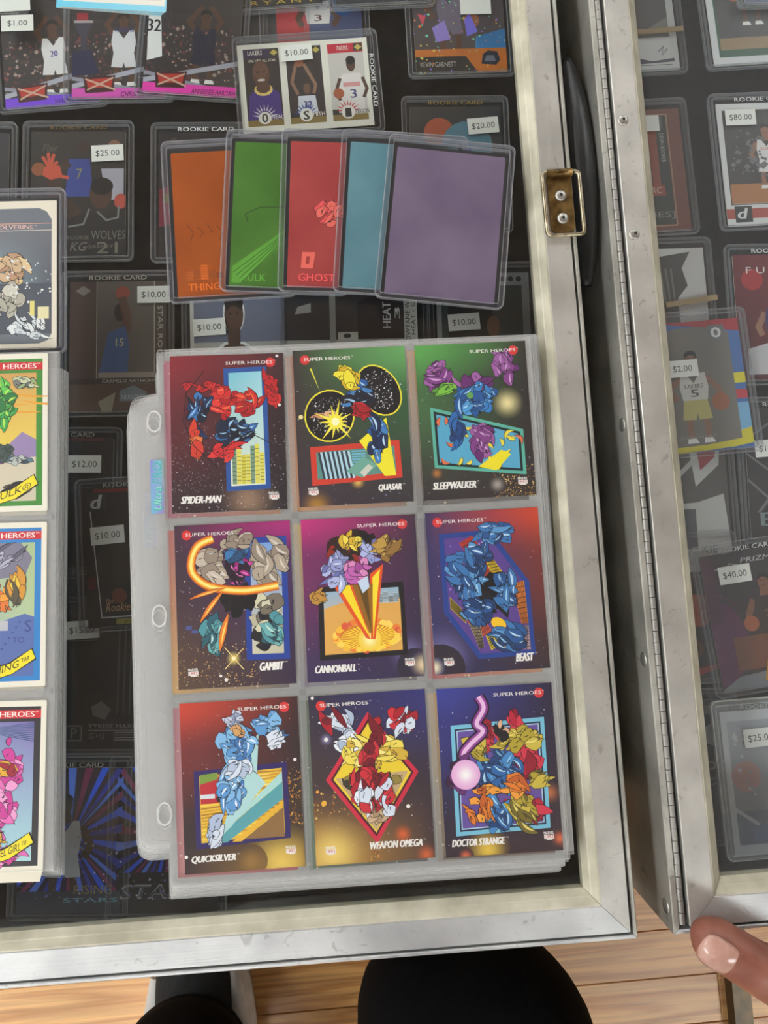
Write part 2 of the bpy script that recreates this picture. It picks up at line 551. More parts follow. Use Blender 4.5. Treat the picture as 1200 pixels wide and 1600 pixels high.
    def line(s, pts, wd, col, keep=False):
        a = s.asp()
        q = [(p[0], p[1] / a) for p in pts]
        nr = []
        for (x0, y0), (x1, y1) in zip(q, q[1:]):
            l = math.hypot(x1 - x0, y1 - y0) or 1e-6
            nr.append((-(y1 - y0) / l, (x1 - x0) / l))
        L_, R_ = [], []
        for i, p in enumerate(q):
            n1 = nr[max(i - 1, 0)]; n2 = nr[min(i, len(nr) - 1)]
            d = max(1 + n1[0] * n2[0] + n1[1] * n2[1], 0.35)
            mx, my = (n1[0] + n2[0]) / d * wd / 2, (n1[1] + n2[1]) / d * wd / 2
            L_.append((p[0] + mx, (p[1] + my) * a)); R_.append((p[0] - mx, (p[1] - my) * a))
        m = len(q)
        return s._add(L_ + R_, [(i, i + 1, m + i + 1, m + i) for i in range(m - 1)], lin(col))

    def frame(s, pts, wd, col):
        """closed outline of a picture panel"""
        a = s.asp()
        n = len(pts)
        cu = sum(p[0] for p in pts) / n; cv = sum(p[1] for p in pts) / n
        inner = []
        for i in range(n):
            p0, p1, p2 = pts[i - 1], pts[i], pts[(i + 1) % n]
            def off(pa, pb):
                dx, dy = pb[0] - pa[0], (pb[1] - pa[1]) / a
                l = math.hypot(dx, dy)
                nx, ny = -dy / l, dx / l
                if nx * (cu - pa[0]) + ny * (cv - pa[1]) / a < 0: nx, ny = -nx, -ny
                return nx, ny, dx / l, dy / l
            n1 = off(p0, p1); n2 = off(p1, p2)
            bx, by = n1[0] + n2[0], n1[1] + n2[1]
            d = 1 + n1[0] * n2[0] + n1[1] * n2[1]
            inner.append((p1[0] + bx / d * wd, p1[1] + by / d * wd * a))
        s._add(list(pts) + inner, [(i, (i + 1) % n, n + (i + 1) % n, n + i) for i in range(n)], lin(col))
        return inner

    def text(s, t, u0, v0, u1, v1, col, bold=0.0, shear=0.0, rot=0, lift=0.0, keep=False):
        vs, fs = glyphs(t, 0.0, shear)
        if bold > 0 and not lift:
            d = bold * 0.55 * abs(v1 - v0 if rot == 0 else u1 - u0) * (1 / s.asp() if rot == 0 else s.asp())
            for k in ((-1, 1) if bold < 0.03 else (-2, -1, 1, 2)):
                s.text(t, u0 + (k * d if rot == 0 else 0), v0 + (0 if rot == 0 else k * d), u1 + (k * d if rot == 0 else 0), v1 + (0 if rot == 0 else k * d), col, 0.0, shear, rot, 0.0)
        if not keep: s.up()
        pts = []
        for gx, gy in vs:
            if rot == 0: p = (u0 + gx * (u1 - u0), v1 - gy * (v1 - v0) - lift * gx)
            elif rot == -90: p = (u0 + gy * (u1 - u0), v0 + gx * (v1 - v0))
            else: p = (u1 - gy * (u1 - u0), v1 - gx * (v1 - v0))
            pts.append(p)
        return s._add(pts, fs, lin(col))

    def stars(s, n, seed, u0=0, v0=0, u1=1, v1=1, cols=((230, 230, 235),), rmin=0.002, rmax=0.006, pw=1.0):
        rg = random.Random(seed)
        s.up()
        a = s.asp()
        for i in range(n):
            u = u0 + (u1 - u0) * rg.random(); v = v0 + (v1 - v0) * (rg.random() ** pw)
            r = 1.35 * (rmin + (rmax - rmin) * rg.random() ** 3)
            c = lin(rg.choice(cols))
            s._add([(u - r, v), (u, v - r * a), (u + r, v), (u, v + r * a)], [(0, 1, 2, 3)], c)
        return s

    def blade(s, cu, cv, ln, wd, rot, col, bend=0.25, out=(14, 14, 16), hi=None, ow=0.005):
        a = s.asp(); c, si = math.cos(R(rot)), math.sin(R(rot))
        def shape(L_, W_):
            top, bot = [], []
            for i in range(9):
                t = i / 8.0
                x = (t - 0.5) * L_
                b = bend * L_ * (1 - (2 * t - 1) ** 2) * 0.5
                hw = W_ * 0.5 * math.sin(math.pi * min(max(t, 0.02), 0.98)) ** 0.8
                top.append((x, b + hw)); bot.append((x, b - hw))
            pts = top + bot[::-1]
            return [(cu + x * c - y * si, cv + (x * si + y * c) * a) for x, y in pts]
        if out is not None:
            s.poly(shape(ln + 2.5 * ow, wd + 2 * ow), out)
        s.poly(shape(ln, wd), col)
        if hi is not None:
            s.poly(shape(ln * 0.62, wd * 0.3), hi)
        return s

    def shards(s, cu, cv, ru, rv, n, pal, seed, rot=0.0, spread=60, ln=(0.10, 0.24), wd=(0.035, 0.075), hi=None):
        """a loose abstract jumble of inked colour blades standing in for a drawn picture"""
        rg = random.Random(seed)
        a = s.asp()
        for i in range(int(n * 1.35)):
            t = rg.random() * 2 * math.pi; q = math.sqrt(rg.random())
            u = cu + ru * q * math.cos(t); v = cv + rv * q * math.sin(t)
            L_, W_, ro = rg.uniform(*ln) * 1.02, rg.uniform(*wd) * 1.2, rot + rg.uniform(-spread, spread)
            col = rg.choice(pal); h_ = rg.choice(hi) if hi and rg.random() < 0.6 else None
            if i % 3 == 0:
                s.blade(u, v, L_, W_ * 0.8, ro, col, rg.uniform(-0.35, 0.35), hi=h_)
                continue
            c, si = math.cos(R(ro)), math.sin(R(ro))
            m = 9
            rad = [rg.uniform(0.62, 1.1) for _ in range(m)]
            def shp(k, off=0.0):
                o = []
                for j in range(m):
                    an = 2 * math.pi * j / m
                    x = math.cos(an) * (L_ * 0.40 * k * rad[j] + off); y = math.sin(an) * (W_ * 0.78 * k * rad[j] + off)
                    o.append((u + x * c - y * si, v + (x * si + y * c) * a))
                return o
            s.poly(shp(1, 0.0045), (14, 14, 16)); s.poly(shp(1), col)
            if h_:
                s.blade(u - 0.25 * W_ * si * -1, v - 0.25 * W_ * c * a, L_ * 0.5, W_ * 0.22, ro, h_, 0.2, None)
            for k in range(rg.randint(1, 3)):
                x0 = (rg.random() - 0.5) * L_ * 0.5; y0 = (rg.random() - 0.5) * W_ * 0.6; l2 = L_ * 0.22; an = R(ro + rg.uniform(-25, 25))
                p0 = (u + x0 * c - y0 * si, v + (x0 * si + y0 * c) * a)
                s.line([p0, (p0[0] + l2 * math.cos(an), p0[1] + l2 * math.sin(an) * a)], 0.006, (18, 18, 20))
        return s

    def mesh(s):
        me = bpy.data.meshes.new('print')
        me.from_pydata(s.v, [], s.f)
        at = me.color_attributes.new('Col', 'FLOAT_COLOR', 'CORNER')
        k = 0
        flat = []
        for c in s.c:
            for q in c:
                flat += [q[0], q[1], q[2], 1.0]
        at.data.foreach_set('color', flat)
        me.update()
        return me

    # --- pictures of ball players, simple printed figures
    def player(s, cu, cv, h, jersey, skin=(96, 62, 44), shorts=None, pose='stand', num=None, numcol=(240, 240, 240), trim=None, ball=True, hair=(22, 18, 16), word=None, bust=False):
        a = s.asp()
        k = h            # figure height in u units
        U = lambda x, y: (cu + x * k, cv + y * k * a)
        hw = 0.16
        if not bust:
            sh = shorts or jersey
            for sx in (-1, 1):
                s.line([U(sx * 0.07, 0.12), U(sx * 0.11, 0.34), U(sx * 0.10, 0.52)], 0.075 * k, skin)
                s.poly([U(sx * 0.10 - 0.05, 0.50), U(sx * 0.10 + 0.05, 0.50), U(sx * 0.10 + 0.08, 0.56), U(sx * 0.10 - 0.06, 0.56)], (232, 230, 226))
            s.poly([U(-0.14, 0.02), U(0.14, 0.02), U(0.18, 0.27), U(0.02, 0.28), U(0, 0.2), U(-0.02, 0.28), U(-0.18, 0.27)], sh)
        if pose == 'shoot':
            s.line([U(-0.14, -0.24), U(-0.24, -0.38), U(-0.06, -0.62)], 0.07 * k, skin)
            s.line([U(0.14, -0.24), U(0.22, -0.40), U(0.06, -0.62)], 0.07 * k, skin)
            if ball: s.circ(cu, cv - 0.68 * k * a, 0.09 * k, (176, 98, 62))
        elif pose == 'drive':
            s.line([U(-0.15, -0.24), U(-0.30, -0.10), U(-0.22, 0.04)], 0.075 * k, skin)
            s.line([U(0.15, -0.24), U(0.30, -0.08), U(0.34, 0.06)], 0.075 * k, skin)
            if ball: s.circ(cu + 0.30 * k, cv + 0.08 * k * a, 0.11 * k, (158, 96, 66))
        else:
            s.line([U(-0.17, -0.24), U(-0.27, -0.04), U(-0.22, 0.08)], 0.085 * k, skin)
            s.line([U(0.17, -0.24), U(0.27, -0.04), U(0.20, 0.08)], 0.085 * k, skin)
            if ball: s.circ(cu - 0.25 * k, cv + 0.06 * k * a, 0.10 * k, (168, 92, 58))
        s.poly([U(-0.055, -0.40), U(0.055, -0.40), U(0.075, -0.28), U(0.14, -0.27), U(-0.14, -0.27), U(-0.075, -0.28)], skin)
        if trim is not None:
            s.poly([U(-0.165, -0.30), U(-0.075, -0.30), U(0, -0.185), U(0.075, -0.30), U(0.165, -0.30), U(0.20, -0.12), U(0.165, 0.04), U(-0.165, 0.04), U(-0.20, -0.12)], trim)
        s.poly([U(-0.15, -0.29), U(-0.085, -0.29), U(0, -0.165), U(0.085, -0.29), U(0.15, -0.29), U(0.175, -0.12), U(0.15, 0.04), U(-0.15, 0.04), U(-0.175, -0.12)], jersey)
        s.ell(cu, cv - 0.455 * k * a, 0.075 * k, 0.10 * k * a, skin)
        s.ell(cu, cv - 0.505 * k * a, 0.078 * k, 0.06 * k * a, hair)
        s.ell(cu, cv - 0.445 * k * a, 0.066 * k, 0.065 * k * a, skin)
        for sx in (-1, 1):
            s.ell(cu + sx * 0.028 * k, cv - 0.465 * k * a, 0.012 * k, 0.006 * k * a, (20, 14, 12), 8)
        s.line([U(-0.025, -0.405), U(0.025, -0.405)], 0.009 * k, (70, 36, 32))
        if word:
            s.text(word, *U(-0.11, -0.155), *U(0.11, -0.105), numcol, 0.02)
        if num:
            s.text(num, *U(-0.05, -0.09), *U(0.05, 0.0), numcol, 0.03)
        return s


def card_body(w=CW, h=CH, t=0.0004, r=0.0012):
    return MB().prism(rrect(w, h, r, 2), -t, 0.0).mesh()


_bodies = {}


def make_card(art, pos, ang, label, group=None, stock='stock', mat='print', w=CW, h=CH, name='trading_card', cat='trading card'):
    """one loose card: the stock with its printed face; pos is the centre of the face"""
    k = (w, h, stock)
    if k not in _bodies:
        _bodies[k] = card_body(w, h)
        _bodies[k].materials.append(M[stock])
    o = mesh_obj(name, _bodies[k], M[stock], None, pos, ang, label, cat, group)
    if art is not None:
        mesh_obj('printed_face', art.mesh(), M[mat], o)
    return o


def img_ang(u, v, deg, z):
    a = P(u, v, z); b = P(u + 20 * math.cos(R(deg)), v - 20 * math.sin(R(deg)), z)
    return math.atan2(b.y - a.y, b.x - a.x)


_tops = {}
TW, TH = 0.0745, 0.0990
TDROP = -0.0022          # card sits a little below the middle of its holder


def toploader_mesh(w, h, frost_glare=False):
    k = (w, h, frost_glare)
    if k not in _tops:
        mb = MB()
        out = rrect(w, h, 0.004, 4)
        inn = rrect(w - 0.0066, h - 0.0066, 0.0012, 4)
        mb.prism(inn, -0.0011, 0.0009, 0)
        o2 = rrect(w - 0.0011, h - 0.0011, 0.0036, 4); i2 = rrect(w - 0.0060, h - 0.0060, 0.0014, 4)
        mb.ring(out, o2, -0.0013, 0.00115, 2, 2)
        mb.ring(o2, i2, -0.0013, 0.0011, 1, 1)
        mb.ring(i2, inn, -0.0012, 0.00115, 2, 2)
        me = mb.mesh()
        for m in (('frost_glare', 'edge', 'page_edge') if frost_glare else ('top', 'rim', 'edge')):
            me.materials.append(M[m])
        _tops[k] = me
    return _tops[k]


def sticker(parent, pos, pang, u, v, deg, z, txt, w=0.0215, h=0.0115, col=(232, 231, 226), ink=(70, 70, 74)):
    """price sticker stuck on a holder, as a part of that holder"""
    wp = P(u, v, z)
    a = img_ang(u, v, deg, z)
    d = wp - pos
    c, s_ = math.cos(-pang), math.sin(-pang)
    lp = (d.x * c - d.y * s_, d.x * s_ + d.y * c, z - pos.z)
    me = MB().box(-w / 2, w / 2, -h / 2, h / 2, 0, 0.00012).mesh()
    st = mesh_obj('price_sticker', me, M['paper'], parent, lp, a - pang)
    st['label'] = 'white price sticker reading ' + txt if txt else 'white price sticker'
    if txt:
        ar = Art(w, h)
        ar.rect(0, 0, 1, 1, col)
        n = len(txt)
        ar.text(txt, 0.5 - 0.062 * n, 0.32, 0.5 + 0.062 * n, 0.74, ink, 0.0)
        mesh_obj('lettering', ar.mesh(), M['ink'], st, (0, 0, 0.00013))
    return st


def holder(pos, ang, label, text=None, textcol=(235, 235, 235), stickers=(), group=None, w=TW, h=TH, name='toploader', frost_glare=False):
    """clear rigid holder; pos is the middle of the card face inside it"""
    c, s_ = math.cos(ang), math.sin(ang)
    dy = -TDROP
    p = Vector((pos.x - s_ * dy, pos.y + c * dy, pos.z))
    o = mesh_obj(name, toploader_mesh(w, h, frost_glare), [M['top'], M['rim'], M['edge']], None, p, ang, label, 'card holder', group)
    if text:
        ar = Art(w, h)
        ar.text(text, 0.25, 0.037, 0.76, 0.066, textcol, 0.018)
        mesh_obj('lettering', ar.mesh(), M['ink'], o, (0, 0, 0.00118))
    for (u, v, deg, t) in stickers:
        sticker(o, p, ang, u, v, deg, p.z + 0.00118, t)
    return o


# ------------------------------------------------------------------ the room
X0, X1, Y0, Y1 = -3.4, 3.4, -2.8, 3.9
fl = MB().box(X0, X1, Y0, Y1, -0.05, -0.0015).build('floor', M['wood'], label='oak strip floor under the table', kind='structure')
rg = random.Random(5)
PWID, PLEN = 0.0535, 0.62
plank_me = {}
fa = R(0.6)
for row in range(-3, 20):
    y = -0.95 + row * PWID
    off = rg.uniform(0, PLEN)
    for k in range(-2, 3):
        x = k * PLEN + off
        L_ = PLEN - 0.0006
        if 'p' not in plank_me:
            mb = MB()
            a = [(-L_ / 2, -PWID / 2 + 0.0003), (L_ / 2, -PWID / 2 + 0.0003), (L_ / 2, PWID / 2 - 0.0003), (-L_ / 2, PWID / 2 - 0.0003)]
            bq = [(-L_ / 2 + 0.0007, -PWID / 2 + 0.001), (L_ / 2 - 0.0007, -PWID / 2 + 0.001), (L_ / 2 - 0.0007, PWID / 2 - 0.001), (-L_ / 2 + 0.0007, PWID / 2 - 0.001)]
            v = [(p[0], p[1], -0.0015) for p in a] + [(p[0], p[1], -0.0007) for p in a] + [(p[0], p[1], 0.0) for p in bq]
            f = [(3, 2, 1, 0), (8, 9, 10, 11)] + [(i, (i + 1) % 4, 4 + (i + 1) % 4, 4 + i) for i in range(4)] + [(4 + i, 4 + (i + 1) % 4, 8 + (i + 1) % 4, 8 + i) for i in range(4)]
            plank_me['p'] = me_from(v, f)
        o = mesh_obj('plank', plank_me['p'], M['wood'], fl)
        o.location = (x * math.cos(fa) - y * math.sin(fa), x * math.sin(fa) + y * math.cos(fa), 0.0)
        o.rotation_euler = (0, 0, fa)
MB().box(X0, X1, Y0, Y1, CEIL, CEIL + 0.08).build('ceiling', M['ceiling'], label='plain grey ceiling of the room', kind='structure')
MB().box(X0 - 0.1, X0, Y0, Y1, 0, CEIL).build('wall_left', M['wall'], label='painted wall on the left side', kind='structure')
MB().box(X1, X1 + 0.1, Y0, Y1, 0, CEIL).build('wall_right', M['wall'], label='painted wall on the right side', kind='structure')
MB().box(X0, X1, Y1, Y1 + 0.1, 0, CEIL).build('wall_back', M['wall'], label='painted wall beyond the table', kind='structure')
MB().box(X0, X1, Y0 - 0.1, Y0, 0, CEIL).build('wall_front', M['wall'], label='painted wall behind the person', kind='structure')
for i, (lx, ly, sx, sy) in enumerate(LAMPS):
    side, rowd = [('left', 'beside the table'), ('left', 'behind the person'), ('left', 'nearest the wall'), ('middle', 'behind the person'), ('right', 'behind the person'),
                  ('left', 'beyond the table'), ('middle', 'beyond the table'), ('right', 'beyond the table')][i]
    t = empty('ceiling_lamp', (lx, ly, CEIL), label='fluorescent ceiling panel on the %s side, %s' % (side, rowd), cat='lamp', group='fluorescent ceiling panels')
    fr = MB()
    o_ = [(-sx / 2, -sy / 2), (sx / 2, -sy / 2), (sx / 2, sy / 2), (-sx / 2, sy / 2)]
    i_ = [(p[0] * 0.93, p[1] * 0.965) for p in o_]
    fr.ring(o_, i_, -0.05, 0.0)
    fr.build('housing', M['housing'], t)
    MB().box(-sx / 2 * 0.93, sx / 2 * 0.93, -sy / 2 * 0.965, sy / 2 * 0.965, -0.042, -0.03).build('diffuser', M['lamp'], t)

# ------------------------------------------------------------------ the low table that carries the cases
CB = FT - 0.088          # underside of the cases
tb = empty('low_table', (0.15, 0.25, 0), label='dark low table carrying the two display cases', cat='table')
MB().box(-0.62, 0.62, -0.40, 0.48, CB - 0.03, CB).build('table_top', M['table'], tb)
for sx in (-1, 1):
    MB().box(sx * 0.50 - 0.02, sx * 0.50 + 0.02, -0.30, -0.26, 0.03, CB - 0.03).build('leg', M['bar'], tb)
    MB().box(sx * 0.50 - 0.02, sx * 0.50 + 0.02, 0.26, 0.30, 0.03, CB - 0.03).build('leg', M['bar'], tb)
bp = P(1160, 1560, 0.018)
fb = MB().box(bp.x - 0.0105 - 0.15, bp.x + 0.0105 - 0.15, -1.05, 0.30, 0.0, 0.018)
fb.build('foot_rail', M['bar'], tb)
MB().box(-0.52, -0.48, -0.50, 0.30, 0.0, 0.03).build('foot_rail', M['bar'], tb)


# ------------------------------------------------------------------ display cases
def rail(profile, x0, x1, y0, y1, side):
    """one mitred frame member; profile = closed list of (inset, z, material)"""
    k = len(profile)
    v = []
    for (d, z, m) in profile:
        if side == 'bottom': v.append((x0 + d, y0 + d, z))
        elif side == 'right': v.append((x1 - d, y0 + d, z))
        elif side == 'top': v.append((x1 - d, y1 - d, z))
        else: v.append((x0 + d, y1 - d, z))
    for (d, z, m) in profile:
        if side == 'bottom': v.append((x1 - d, y0 + d, z))
        elif side == 'right': v.append((x1 - d, y1 - d, z))
        elif side == 'top': v.append((x0 + d, y1 - d, z))
        else: v.append((x0 + d, y0 + d, z))
    g = 0.00016
    ax = {'bottom': (g, 0), 'right': (0, g), 'top': (-g, 0), 'left': (0, -g)}[side]
    v = [(p[0] + ax[0], p[1] + ax[1], p[2]) for p in v[:k]] + [(p[0] - ax[0], p[1] - ax[1], p[2]) for p in v[k:]]
    f, mi = [], []
    for i in range(k):
        j = (i + 1) % k
        f.append((i, k + i, k + j, j)); mi.append(profile[i][2])
    f.append(tuple(range(k))); mi.append(0)
    f.append(tuple(range(2 * k - 1, k - 1, -1))); mi.append(0)
    me = me_from(v, f, 'rail', mi)
    bm = bmesh.new(); bm.from_mesh(me); bmesh.ops.recalc_face_normals(bm, faces=bm.faces); bm.to_mesh(me); bm.free()
    return me


def dome(r, h, n=16, m=6):
    v, f = [], []
    for j in range(m):
        a = math.pi / 2 * j / m
        for i in range(n):
            t = 2 * math.pi * i / n
            v.append((math.cos(t) * r * math.cos(a), math.sin(t) * r * math.cos(a), h * math.sin(a)))
    v.append((0, 0, h))
    for j in range(m - 1):
        for i in range(n):
            f.append((j * n + i, j * n + (i + 1) % n, (j + 1) * n + (i + 1) % n, (j + 1) * n + i))
    for i in range(n):
        f.append(((m - 1) * n + i, (m - 1) * n + (i + 1) % n, len(v) - 1))
    return me_from(v, f, 'dome', None, True)


GLASS_Z = FT - 0.0075


def display_case(label, bx, lid):
    x0, x1, y0, y1 = bx
    t = empty('display_case', ((x0 + x1) / 2, (y0 + y1) / 2, CB), label=label, cat='display case', group='aluminium display cases')
    inv = Vector((-(x0 + x1) / 2, -(y0 + y1) / 2, -CB))
    def add(name, me, mats, parent=t, **kw):
        o = mesh_obj(name, me, mats, parent, **kw)
        if parent is t: o.location = Vector(o.location) + inv
        return o
    wt = 0.0023
    for side, m in (('bottom', 'alu_x'), ('right', 'alu_wall'), ('top', 'alu_x'), ('left', 'alu_wall')):
        w_ = wt if (side != 'left' or x0 < 0) else 0.0036
        prof = [(0, CB, 0), (0, FT - 0.0016, 0), (0.0006, FT - 0.0008, 0), (w_ - 0.0005, FT - 0.0008, 0), (w_, FT - 0.0014, 0), (w_, CB, 0)]
        add('wall', rail(prof, x0, x1, y0, y1, side), M[m])
    mb = MB().box(x0 + wt, x1 - wt, y0 + wt, y1 - wt, CB, CB + 0.003)
    add('bottom_panel', mb.mesh(), M['alu_wall'])
    mb = MB().box(x0 + 0.004, x1 - 0.004, y0 + 0.004, y1 - 0.004, CB + 0.003, CB + 0.0135)
    add('lining', mb.mesh(), M['lining'])
    lx0, lx1, ly0, ly1 = lid
    prof = [(0, FT - 0.013, 0), (0, FT - 0.0004, 0), (0.0004, FT, 0), (0.0144, FT, 0), (0.0148, FT - 0.0006, 1), (0.0156, FT - 0.0006, 1),
            (0.0186, FT - 0.0036, 1), (0.0192, FT - 0.0040, 1), (0.0222, FT - 0.0072, 1), (0.0222, FT - 0.012, 0)]
    for side, m in (('bottom', 'alu_x'), ('right', 'alu_y'), ('top', 'alu_x'), ('left', 'alu_y')):
        add('lid_rail', rail(prof, lx0, lx1, ly0, ly1, side), [M[m], M['bevel']])
    g = MB().box(lx0 + 0.0205, lx1 - 0.0205, ly0 + 0.0205, ly1 - 0.0205, GLASS_Z - 0.003, GLASS_Z)
    add('glass_pane', g.mesh(), M['glass'] if x0 < 0 else M['glass_dust_haze'])
    return t, add, inv


LX1, LY0 = 0.1370, -0.2070
lc, ladd, linv = display_case('aluminium glass-topped display case with the comic card pages lying on it', (-0.50, LX1, LY0, 0.52), (-0.4965, 0.1330, -0.2030, 0.5165))
RX0, RY0 = 0.1568, -0.2065
rc, radd, rinv = display_case('aluminium glass-topped display case at right with a piano hinge along its edge', (RX0, RX0 + 0.50, RY0, 0.52), (0.1657, RX0 + 0.4965, -0.2025, 0.5165))

# hinge on the right case
hx = 0.1622; hz = FT - 0.0022
hg = radd('hinge', MB().box(hx - 0.0012, hx + 0.0034, RY0 + 0.004, 0.515, FT - 0.020, FT - 0.0065).mesh(), M['gap_shade'])  # near-black box paints the shade in the gap under the knuckles
hg['label'] = 'piano hinge of short steel knuckles'
kl = 0.00635
nk = int((0.515 - (RY0 + 0.005)) / kl)
mb = MB().tube([(0, 0, 0), (0, kl - 0.0004, 0)], 0.0018, 14)
kme = mb.mesh(True)
kme.set_sharp_from_angle(angle=R(40))
for i in range(nk):
    jit = 0.00004 if i % 2 else -0.00004
    o = mesh_obj('knuckle', kme, M['hinge'], hg)
    o.location = Vector((hx + jit, RY0 + 0.005 + i * kl, hz))
# rivets on the right lid and side wall
rv_me = dome(0.0034, 0.0013); rv_me.materials.append(M['rivet'])
hole_me = MB().prism([(0.0009 * math.cos(R(a)), 0.0009 * math.sin(R(a))) for a in range(0, 360, 40)], 0, 0.0002).mesh(); hole_me.materials.append(M['rivet_hole'])
for (u, v) in ((973, 188), (991, 366)):
    p = P(u, v, FT)
    o = radd('rivet', rv_me, M['rivet'], loc=p)
    mesh_obj('bore', hole_me, M['rivet_hole'], o, (0.0004, 0.0002, 0.00125))
sr_me = dome(0.0042, 0.0012); sr_me.materials.append(M['rivet'])
for (u, v) in ((977, 663), (1011, 1030), (1048, 1416)):
    p = P(u, v, FT - 0.008)
    o = radd('side_rivet', sr_me, M['rivet'], loc=(RX0 + 0.0001, p.y, FT - 0.009))
    o.rotation_euler = (0, R(-90), 0)

# latch with wire loop and the leather handle on the left case
la = P(877, 316, FT); 
lt = empty('latch'); lt.parent = lc; lt.location = Vector((la.x, la.y, FT)) + linv
lt.rotation_euler = (0, 0, R(0.5)); lt['label'] = 'tarnished brass latch plate with wire loop and two rivets'
pl = MB().prism(rrect(0.0145, 0.036, 0.0035, 4, -0.0005, -0.001), 0.0, 0.0011)
pl.build('latch_plate', M['brass'], lt)
MB().tube([(-0.0078, 0.0168, 0.002), (0.0072, 0.0168, 0.002)], 0.0024, 12).build('latch_roll', M['brass'], lt, True)
pts = []
for (cx, cy, a0) in ((0.0085, 0.0145, 90), (0.0085, -0.0185, 0), (-0.0078, -0.0185, -90), (-0.0078, 0.0145, -180)):
    for i in range(6):
        a = R(a0 - 90.0 * i / 5)
        pts.append((cx + 0.0028 * math.cos(a), cy + 0.0028 * math.sin(a), 0.0022))
pts.append(pts[0])
MB().tube(pts, 0.00125, 10).build('wire_loop', M['wire'], lt, True)
for y in (0.0035, -0.0105):
    o = mesh_obj('rivet', rv_me, M['rivet'], lt, (-0.0003, y, 0.0011))
    mesh_obj('bore', hole_me, M['rivet_hole'], o, (0, 0, 0.00125))
hp = []
hr = []
for i in range(25):
    t = i / 24.0
    y = 0.3135 - 0.147 * t
    bow = math.sin(math.pi * t)
    hp.append((0.1466 + 0.0006 * bow, y, FT - 0.020 + 0.006 * bow))
    hr.append(0.0012 + 0.0082 * math.sin(math.pi * min(max(t, 0.008), 0.992)) ** 0.38)
ho = ladd('handle', MB().tube(hp, hr, 16).mesh(True), M['leather'])
ho['label'] = 'black leather carrying handle'

# ------------------------------------------------------------------ nine-pocket page with nine cards
CARD9 = {
    's': [(263, 556.5), (440, 551), (451.7, 795.5), (271, 804)], 'q': [(457.4, 548), (632.5, 540), (645.3, 784), (468.4, 792.7)],
    'sl': [(647.6, 540), (821.6, 532), (838, 774), (661, 783)], 'g': [(271.7, 822), (453.2, 812.8), (462.5, 1067), (279.8, 1078.8)],
    'c': [(470.3, 812.5), (646.9, 803.5), (662.8, 1056), (481, 1066.6)], 'b': [(664.4, 802), (840.3, 791.9), (859, 1044.5), (679.7, 1054)],
    'qs': [(281, 1099), (465, 1087), (477, 1355), (288, 1367)], 'w': [(482.7, 1087.8), (663.8, 1076), (679.3, 1341), (493, 1353)],
    'd': [(680.9, 1076.6), (861.4, 1066), (880.4, 1329), (696.8, 1339.8)]}
WH = (238, 234, 226)
RED = (214, 52, 52)


def hero(a, side, name, nside, nu0, nu1, nv=0.925, nh=0.04, lv=0.905):
    """maker's words on the face: series line with its red dot, the name, the year stamp"""
    if side == 'R':
        a.circ(0.885, 0.058, 0.043, RED)
        a.text('SUPER HEROES', 0.49, 0.045, 0.905, 0.066, WH, 0.02); a.text('TM', 0.915, 0.043, 0.93, 0.049, WH)
    else:
        a.circ(0.105, 0.062, 0.043, RED)
        a.text('SUPER HEROES', 0.095, 0.049, 0.51, 0.070, WH, 0.02); a.text('TM', 0.52, 0.047, 0.535, 0.053, WH)
    a.text(name, nu0 + 0.006, nv - nh / 2, nu1 - 0.006, nv + nh / 2, WH, 0.06, 0.25)
    a.text('TM', nu1 + 0.008, nv - nh / 2, nu1 + 0.026, nv - nh / 2 + 0.008, WH)
    lu = 0.085 if nside == 'R' else 0.845
    a.text('MARVEL', lu, lv - 0.019, lu + 0.085, lv - 0.003, WH, 0.03)
    a.rect(lu, lv, lu + 0.085, lv + 0.024, (236, 228, 222))
    a.text('1992', lu + 0.006, lv + 0.003, lu + 0.079, lv + 0.02, (196, 40, 50), 0.02)
    a.rect(lu + 0.02, lv + 0.024, lu + 0.07, lv + 0.03, (236, 228, 222))
    return a


def skyline(a, u0, u1, v0, v1, cols, seed, n=8, win=None):
    r_ = random.Random(seed)
    w = (u1 - u0) / n
    for i in range(n):
        t = v0 + (v1 - v0) * r_.uniform(0.0, 0.55)
        c = r_.choice(cols)
        a.rect(u0 + i * w, t, u0 + (i + 0.94) * w, v1, c)
        for k in range(1, 9):
            vv = t + (v1 - t) * k / 9
            a.line([(u0 + i * w, vv), (u0 + (i + 0.94) * w, vv)], 0.004, win or (20, 22, 26), True)


